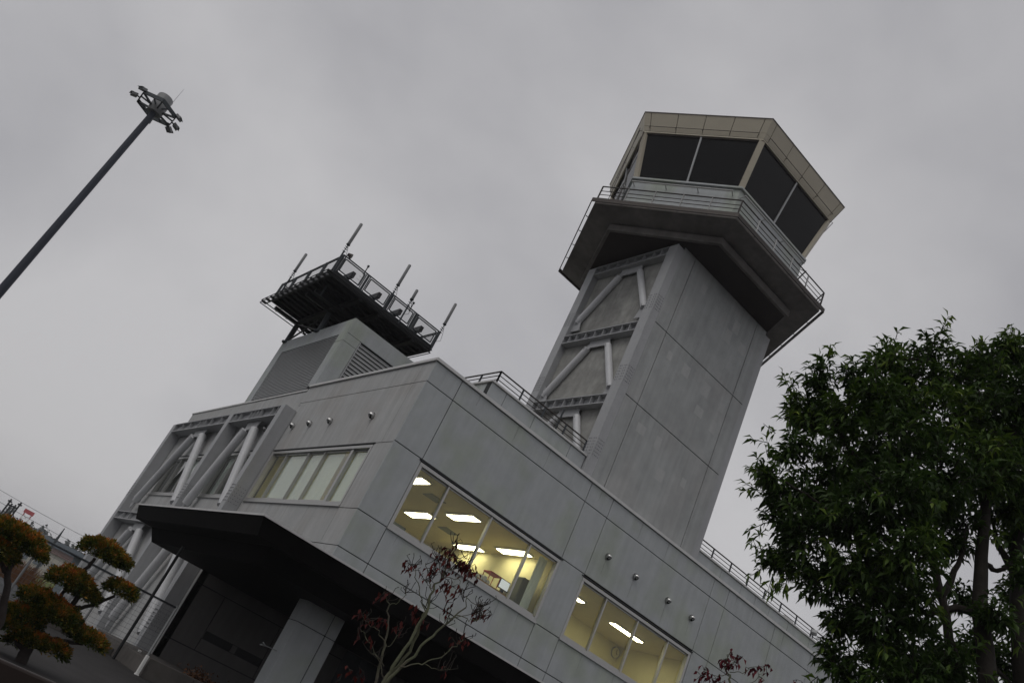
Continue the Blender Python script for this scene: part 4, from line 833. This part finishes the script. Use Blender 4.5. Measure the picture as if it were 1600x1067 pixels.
for p_, r0 in (([(.5, -13.4, 2.6), (0.37, -13.14, 3.6), (0.26, -13.04, 3.96), (0.15, -12.94, 4.36), (0.03, -12.83, 4.7), (-0.13, -12.66, 5.11), (-0.34, -12.42, 5.77)], .065), ([(0.4, -13.21, 4.31), (0.25, -13.02, 4.28), (0.11, -12.87, 4.13), (-0.09, -12.62, 4.2), (-.5, -12.1, 4.3)], .045), ([(0.15, -12.94, 4.36), (0.2, -13.03, 4.73), (0.19, -13.03, 5.16)], .04), ([(.4, -13.2, 3.3), (0.3, -13.02, 3.7), (0.13, -12.81, 3.67), (-0.08, -12.54, 3.66), (-.4, -12.3, 3.9)], .05), ([(-0.02, -12.85, 4.68), (-0.25, -12.46, 4.74), (-0.56, -12.02, 4.86), (-1.1, -11.7, 4.95)], .045), ([(-0.13, -12.66, 5.11), (-0.49, -12.11, 5.52), (-0.76, -11.74, 6.04)], .04), ([(0.34, -13.1, 5.59), (0.5, -13.18, 6.25), (0.48, -13.15, 7.08)], .05), ([(0.37, -13.14, 4.83), (0.53, -13.24, 4.85), (0.68, -13.33, 5.07)], .035), ([(.08, -12.61, 6.69), (-.1, -12.4, 7.1), (-.5, -12.0, 6.9)], .03), ([(.25, -12.91, 6.11), (.5, -12.8, 6.9), (.68, -12.8, 7.6)], .035)):
    limb(p_, r0, .012, 'limb', 'bark', ET, .015, 8)
crown(LOBES, 11, ET)
ET2 = thing('evergreen_tree', 'evergreen tree at the right edge of the picture, standing behind the larger one', 'tree', (1.55, -13.3, 0), 'evergreen trees at the right')
limb([(1.55, -13.3, 0), (1.5, -13.19, 4.08), (1.44, -13.06, 4.77), (1.4, -12.98, 5.34), (1.4, -12.97, 6.13), (1.4, -12.98, 7.17)], .13, .02, 'trunk', 'bark', ET2, .012, 14)
for p_, r0 in (([(1.41, -13.0, 5.19), (1.32, -12.81, 5.52), (1.26, -12.68, 5.88)], .05), ([(1.45, -13.1, 4.6), (1.9, -12.9, 5.0), (2.3, -12.8, 5.5)], .06), ([(1.4, -13, 6.2), (1.8, -13.3, 7)], .05), ([(1.4, -13, 5.8), (1.1, -13.3, 6.8)], .05), ([(1.5, -13.1, 4.0), (1.4, -12.8, 4.3), (1.3, -12.6, 4.8)], .03)): limb(p_, r0, .012, 'limb', 'bark', ET2, .015, 8)
crown(LOBES2, 12, ET2)

# dogwoods
def dogwood(label, base, branches, clusters, r0s, mt, seed, lw=.055, shoots=True):
    t = thing('dogwood_tree', label, 'tree', base); rg = np.random.default_rng(seed)
    for i, (p_, r0, r1) in enumerate(branches): limb(p_, r0 * .54, r1 * .58, 'stem' if i == 0 else 'branch', 'bark2', t, .012, 8)
    B, D_, TN = [], [], []; q = MB()
    for (x, y, z, n_) in clusters:
        n_ = int(n_ * (1.05 if z > 2.0 else .8)) + 1; c = np.array([x, y, z])
        for k in range(n_):
            u = rand_unit(rg, 1)[0]; p = c + u * np.array([.05, .05, .045]) * rg.uniform(.4, 1.3); B.append(p); d = rand_unit(rg, 1)[0] * .55 + np.array([0, 0, -.75]); D_.append(d / np.linalg.norm(d)); TN.append(rg.uniform(0, 1))
            q.ring([tuple(c), tuple(p)], [.0028, .002], 3, cap=False)
    if shoots:
        for (p_, r0, r1) in branches:
            P = [Vector(v) for v in p_]
            for k in range(7):
                a = P[-1].lerp(P[-2], rg.uniform(0, 1)); u = rand_unit(rg, 1)[0]; u[2] = abs(u[2]) + .2; e1 = a + Vector(u) * rg.uniform(.03, .07); w2 = Vector(rand_unit(rg, 1)[0]) * .02; e2 = e1 + Vector(u + np.array([0, 0, .6])) * .025 + w2; e3 = e2 + Vector((w2.y, w2.x, .02)); q.ring([a, e1, e2, e3], [.0035, .0026, .0024, .0034], 4)
    q.build('twigs', 'bark', t)
    leaves('leaves', mt, np.array(B), np.array(D_), .058, .026, .5, np.array(TN), parent=t, seed=seed, fold=.45)
DB = [([(-4.3, -11.2, 0), (-4.27, -11.3, .8), (-4.23, -11.31, 1.34), (-4.23, -11.31, 1.47), (-4.19, -11.33, 1.78), (-4.17, -11.34, 1.95), (-4.21, -11.32, 2.07), (-4.19, -11.33, 2.24), (-4.19, -11.33, 2.41)], .035, .010),
      ([(-4.27, -11.25, .9), (-4.21, -11.26, 1.38), (-4.14, -11.31, 1.62), (-4.16, -11.29, 1.92), (-4.16, -11.29, 2.03)], .028, .014), ([(-4.25, -11.3, .9), (-4.24, -11.36, 1.38), (-4.16, -11.47, 1.69), (-4.1, -11.51, 1.88), (-4.01, -11.57, 2.09)], .028, .009),
      ([(-4.01, -11.57, 2.09), (-4.04, -11.55, 2.17), (-3.95, -11.61, 2.14), (-3.91, -11.64, 2.15)], .007, .004), ([(-4.1, -11.51, 1.88), (-4.09, -11.52, 1.96), (-3.96, -11.6, 2.06), (-3.91, -11.63, 2.11)], .007, .004), ([(-4.06, -11.55, 2.0), (-3.98, -11.65, 2.01), (-3.94, -11.68, 2.03), (-3.92, -11.69, 2.11)], .007, .004),
      ([(-4.16, -11.29, 1.95), (-4.25, -11.24, 2.04), (-4.31, -11.21, 2.14), (-4.35, -11.18, 2.21), (-4.41, -11.15, 2.23)], .009, .004), ([(-4.15, -11.24, 1.98), (-4.16, -11.23, 2.11), (-4.2, -11.21, 2.2), (-4.28, -11.16, 2.3)], .009, .004), ([(-4.19, -11.33, 2.13), (-4.26, -11.29, 2.14), (-4.31, -11.26, 2.18)], .006, .004), ([(-4.19, -11.33, 2.24), (-4.17, -11.35, 2.31), (-4.08, -11.4, 2.39)], .008, .004), ([(-4.18, -11.34, 2.22), (-4.23, -11.31, 2.31), (-4.3, -11.27, 2.38)], .007, .004), ([(-4.19, -11.33, 2.41), (-4.19, -11.33, 2.5), (-4.23, -11.31, 2.52)], .006, .003), ([(-4.19, -11.33, 2.41), (-4.11, -11.38, 2.46), (-4.04, -11.43, 2.44)], .006, .004), ([(-4.22, -11.38, 2.23), (-4.11, -11.44, 2.27), (-4.05, -11.48, 2.21), (-4.01, -11.51, 2.13)], .006, .003),
      ([(-4.2, -11.15, .6), (-4.17, -11.11, 1.33), (-4.22, -11.08, 1.54), (-4.27, -11.05, 1.73), (-4.33, -11.02, 1.89), (-4.41, -10.98, 1.96)], .026, .006), ([(-4.33, -11.02, 1.89), (-4.29, -11.04, 1.93), (-4.26, -11.06, 2.01), (-4.27, -11.05, 2.05)], .006, .003), ([(-4.22, -11.08, 1.6), (-4.32, -11.02, 1.68), (-4.39, -10.99, 1.69), (-4.49, -10.93, 1.72)], .008, .004), ([(-4.18, -11.11, 1.46), (-4.31, -11.03, 1.55), (-4.4, -10.98, 1.61), (-4.45, -10.95, 1.61)], .008, .004), ([(-4.24, -11.13, 1.6), (-4.21, -11.15, 1.68), (-4.21, -11.15, 1.75)], .006, .003), ([(-4.17, -11.17, 1.38), (-4.26, -11.12, 1.48), (-4.35, -11.07, 1.51)], .008, .004),
      ([(-4.24, -11.42, 1.49), (-4.11, -11.5, 1.58), (-4.02, -11.56, 1.69), (-3.96, -11.6, 1.81), (-3.94, -11.61, 1.88)], .010, .005), ([(-4.11, -11.5, 1.58), (-4.02, -11.56, 1.58), (-3.93, -11.62, 1.63)], .006, .003)]
DC = [(-4.16, -11.35, 2.44, 9), (-4.2, -11.33, 2.38, 9), (-4.09, -11.39, 2.42, 10), (-4.04, -11.43, 2.41, 10), (-4.11, -11.38, 2.37, 9), (-4.21, -11.32, 2.46, 5), (-4.21, -11.32, 2.54, 3), (-4.25, -11.3, 2.44, 4), (-4.0, -11.45, 2.38, 7), (-4.04, -11.43, 2.35, 7), (-4.19, -11.33, 2.28, 6), (-4.25, -11.3, 2.28, 3), (-4.29, -11.28, 2.26, 5), (-4.28, -11.28, 2.35, 4), (-4.14, -11.36, 2.24, 6), (-4.16, -11.35, 2.17, 4), (-4.09, -11.39, 2.21, 6), (-4.03, -11.44, 2.2, 4), (-4.08, -11.4, 2.08, 3), (-4.43, -11.19, 2.22, 6), (-4.39, -11.22, 2.18, 3), (-4.25, -11.3, 2.18, 3), (-3.87, -11.54, 2.14, 6), (-3.87, -11.54, 2.1, 3), (-3.83, -11.57, 2.11, 3), (-3.8, -11.59, 2.16, 3), (-4.5, -11.15, 1.93, 8), (-4.5, -11.15, 1.88, 4), (-4.57, -11.12, 1.71, 9), (-4.51, -11.15, 1.69, 4), (-4.53, -11.14, 1.58, 7), (-4.45, -11.18, 1.56, 6), (-4.41, -11.2, 1.74, 4), (-4.46, -11.18, 1.74, 6), (-4.31, -11.26, 1.72, 5), (-4.31, -11.26, 1.77, 4), (-4.25, -11.3, 1.91, 5), (-4.27, -11.28, 1.87, 4), (-4.18, -11.34, 1.87, 3), (-3.88, -11.54, 1.88, 8), (-3.92, -11.51, 1.83, 4), (-3.89, -11.52, 1.63, 3), (-4.06, -11.41, 2.04, 2), (-4.48, -11.17, 1.32, 3), (-4.5, -11.15, 1.22, 3), (-4.4, -11.21, 1.29, 3), (-4.38, -11.22, 1.35, 3)]
dogwood('nearly bare small tree with a few withered dark red leaves before the lit window', (-4.3, -11.2, 0), DB, DC, None, 'rleaf', 21)
DB2 = [([(-1.5, -12.4, 0), (-1.55, -12.35, 1.6), (-1.57, -12.33, 2.45), (-1.63, -12.26, 2.61), (-1.66, -12.22, 2.68), (-1.69, -12.19, 2.78), (-1.68, -12.2, 2.85)], .03, .006), ([(-1.65, -12.23, 2.66), (-1.71, -12.16, 2.62), (-1.78, -12.07, 2.61)], .007, .004), ([(-1.65, -12.23, 2.69), (-1.59, -12.31, 2.73), (-1.55, -12.36, 2.8), (-1.49, -12.44, 2.85)], .007, .004), ([(-1.66, -12.23, 2.71), (-1.64, -12.25, 2.81), (-1.63, -12.26, 2.86)], .006, .003), ([(-1.57, -12.33, 2.45), (-1.52, -12.4, 2.71), (-1.49, -12.43, 2.78)], .006, .003)]
DC2 = [(-1.68, -12.2, 2.85, 6), (-1.69, -12.19, 2.78, 8), (-1.66, -12.23, 2.75, 8), (-1.63, -12.26, 2.85, 5), (-1.63, -12.26, 2.79, 4), (-1.79, -12.07, 2.63, 6), (-1.79, -12.06, 2.57, 6), (-1.75, -12.11, 2.59, 6), (-1.71, -12.17, 2.59, 5), (-1.55, -12.35, 2.78, 6), (-1.52, -12.4, 2.82, 6), (-1.48, -12.45, 2.85, 4), (-1.7, -12.17, 2.74, 4), (-1.32, -12.66, 2.84, 2), (-1.5, -12.42, 2.75, 3), (-1.68, -12.19, 2.57, 5)]
dogwood('small tree with crimson leaves, only its top showing below the right lit window', (-1.5, -12.4, 0), DB2, DC2, None, 'rleaf2', 22, shoots=False)

# topiary
def pad(c, r_, rg, B, D_, TN, fl=.62):
    n_ = int(5200 * r_ * r_ / .09); u = rand_unit(rg, n_); u[:, 2] = np.where(u[:, 2] < -.35, -u[:, 2] * .6, u[:, 2]); u /= np.linalg.norm(u, axis=1, keepdims=True)
    ph = rg.uniform(0, 6.28, 6); bump_ = 1 + .10 * np.sin(4 * u[:, 0] + ph[0]) * np.sin(5 * u[:, 1] + ph[1]) + .06 * np.sin(9 * u[:, 0] + 7 * u[:, 2] + ph[2])
    rad = rg.uniform(.68, 1.04, n_) * bump_ * (1 + .10 * np.sin(u[:, 0] * 13 + ph[3]) * np.sin(u[:, 1] * 12 + ph[4])); p = np.array(c) + u * (rad * r_ * .93)[:, None] * np.array([[1, 1, fl]])
    d = u * .8 + rand_unit(rg, n_) * .6; d[:, 2] += .35; d /= np.linalg.norm(d, axis=1, keepdims=True)
    cl = np.sin(p[:, 0] * 23 + ph[3]) * np.sin(p[:, 1] * 21 + ph[4]) * np.sin(p[:, 2] * 25 + ph[5])  # clustered tone, also paints dark gaps between the leaf tufts
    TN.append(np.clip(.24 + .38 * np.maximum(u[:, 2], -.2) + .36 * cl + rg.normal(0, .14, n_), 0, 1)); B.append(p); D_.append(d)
def topiary(label, base, limbs, pads_, seed):
    t = thing('topiary_tree', label, 'tree', base, 'cloud pruned topiary trees'); rg = np.random.default_rng(seed)
    for i, (p_, r0, r1) in enumerate(limbs): limb(p_, r0, r1, 'trunk' if i == 0 else 'limb', 'bark3', t, .012, 10)
    for gp2 in pads_:
        B, D_, TN = [], [], []
        for (x, y, z, r_) in gp2: pad((x, y, z), r_, rg, B, D_, TN)
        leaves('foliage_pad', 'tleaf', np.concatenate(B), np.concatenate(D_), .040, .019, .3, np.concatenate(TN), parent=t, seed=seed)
topiary('cloud pruned topiary with orange tipped pads beside the steel columns', (-5.38, -5.56, 0),
        [([(-5.38, -5.56, 0), (-5.4, -5.56, .19), (-5.44, -5.55, .37), (-5.49, -5.54, .5), (-5.42, -5.55, .62)], .075, .04), ([(-5.4, -5.56, .2), (-5.3, -5.58, .35), (-5.14, -5.62, .39), (-4.9, -5.65, .46)], .035, .02), ([(-5.42, -5.55, .6), (-5.3, -5.58, .7), (-5.25, -5.59, .76), (-5.15, -5.6, .80), (-5.04, -5.64, .9), (-4.9, -5.66, 1.08)], .035, .018), ([(-5.25, -5.59, .76), (-5.42, -5.55, .78), (-5.42, -5.55, .9)], .03, .02), ([(-5.25, -5.59, .76), (-5.26, -5.59, .95), (-5.36, -5.57, 1.2), (-5.34, -5.57, 1.36)], .035, .02), ([(-5.4, -5.56, .1), (-5.55, -5.52, .2), (-5.7, -5.5, .25)], .03, .02)],
        [[(-5.30, -5.57, 1.43, 0.31), (-5.13, -5.62, 1.43, 0.22)], [(-5.4, -5.56, 0.97, 0.32), (-5.23, -5.6, 0.93, 0.23)], [(-4.88, -5.68, 1.14, 0.23)], [(-5.59, -5.52, 0.65, 0.27), (-5.36, -5.57, 0.59, 0.33), (-5.61, -5.52, 0.44, 0.25), (-5.14, -5.41, 0.55, 0.22)], [(-4.86, -5.68, 0.50, 0.23), (-5.02, -5.54, 0.50, 0.16)], [(-5.42, -5.56, 0.24, 0.22), (-5.15, -5.61, 0.25, 0.22)], [(-5.68, -5.51, 0.28, 0.24), (-5.51, -5.33, 0.14, 0.15)]], 31)
topiary('cloud pruned topiary with orange tipped pads cut off by the left edge', (-5.9, -6.17, 0),
        [([(-5.9, -6.17, 0), (-5.92, -6.17, .31), (-6.05, -6.15, .59), (-6.16, -6.13, .8), (-6.22, -6.13, .98)], .05, .03), ([(-6.14, -6.13, .78), (-6.28, -6.11, .85), (-6.36, -6.1, .98)], .03, .02)],
        [[(-6.39, -6.1, 1.14, 0.29), (-6.19, -6.13, 1.12, 0.27), (-6.06, -6.25, 1.07, 0.15)], [(-6.44, -6.1, 0.93, 0.30)]], 32)
# reeds and far treeline
rg = np.random.default_rng(5); q = MB()
c0 = polar(9.1, 43, 0)
for k in range(500):
    p = c0 + Vector((rg.normal() * .45, rg.normal() * .4, 0)); h = rg.uniform(.4, .95); d = Vector((rg.normal() * .18, rg.normal() * .18, h)); q.quad(p - Vector((.015, 0, 0)), p + Vector((.015, 0, 0)), p + d + Vector((.006, 0, 0)), p + d - Vector((.006, 0, 0)))
tag(q.build('reed_clump', 'reed', loc=c0), 'brown clump of dry tall grass at the edge of the far lawn', 'grass clump')
n_ = 45000; az = rg.uniform(-50, 24, n_); Dd = rg.uniform(292, 320, n_)
prof = 8.2 + .9 * np.sin(az * 3.1) + .9 * np.sin(az * 8.7 + 1) + .8 * np.sin(az * 19 + 2) + .6 * np.sin(az * 41)
z = prof * np.sqrt(rg.uniform(.02, 1, n_)) + 1
P = np.stack([CAM.x + Dd * np.sin(np.radians(az)), CAM.y + Dd * np.cos(np.radians(az)), z], 1)
o = leaves('treeline', 'tree_far', P, rand_unit(rg, n_), 1.1, .9, .3, rg.uniform(0, 1, n_), loc=(0, 280, 0), seed=6); kind(o, 'stuff')
o['label'] = 'dark line of distant trees along the horizon'; o['category'] = 'trees'

# ------------------------------------------------------------------ haze
q = MB(); q.box(-640, 640, -240, 1040, -1, 27); hz = q.build('haze', 'white'); kind(hz, 'stuff')
hm = bpy.data.materials.new('haze'); hm.use_nodes = True; t = hm.node_tree; t.nodes.remove(t.nodes['Principled BSDF'])
pv = t.nodes.new('ShaderNodeVolumePrincipled'); pv.inputs['Color'].default_value = (.9, .91, .93, 1); pv.inputs['Density'].default_value = HAZE; pv.inputs['Anisotropy'].default_value = .1
t.links.new(pv.outputs[0], t.nodes['Material Output'].inputs['Volume']); hz.data.materials[0] = hm
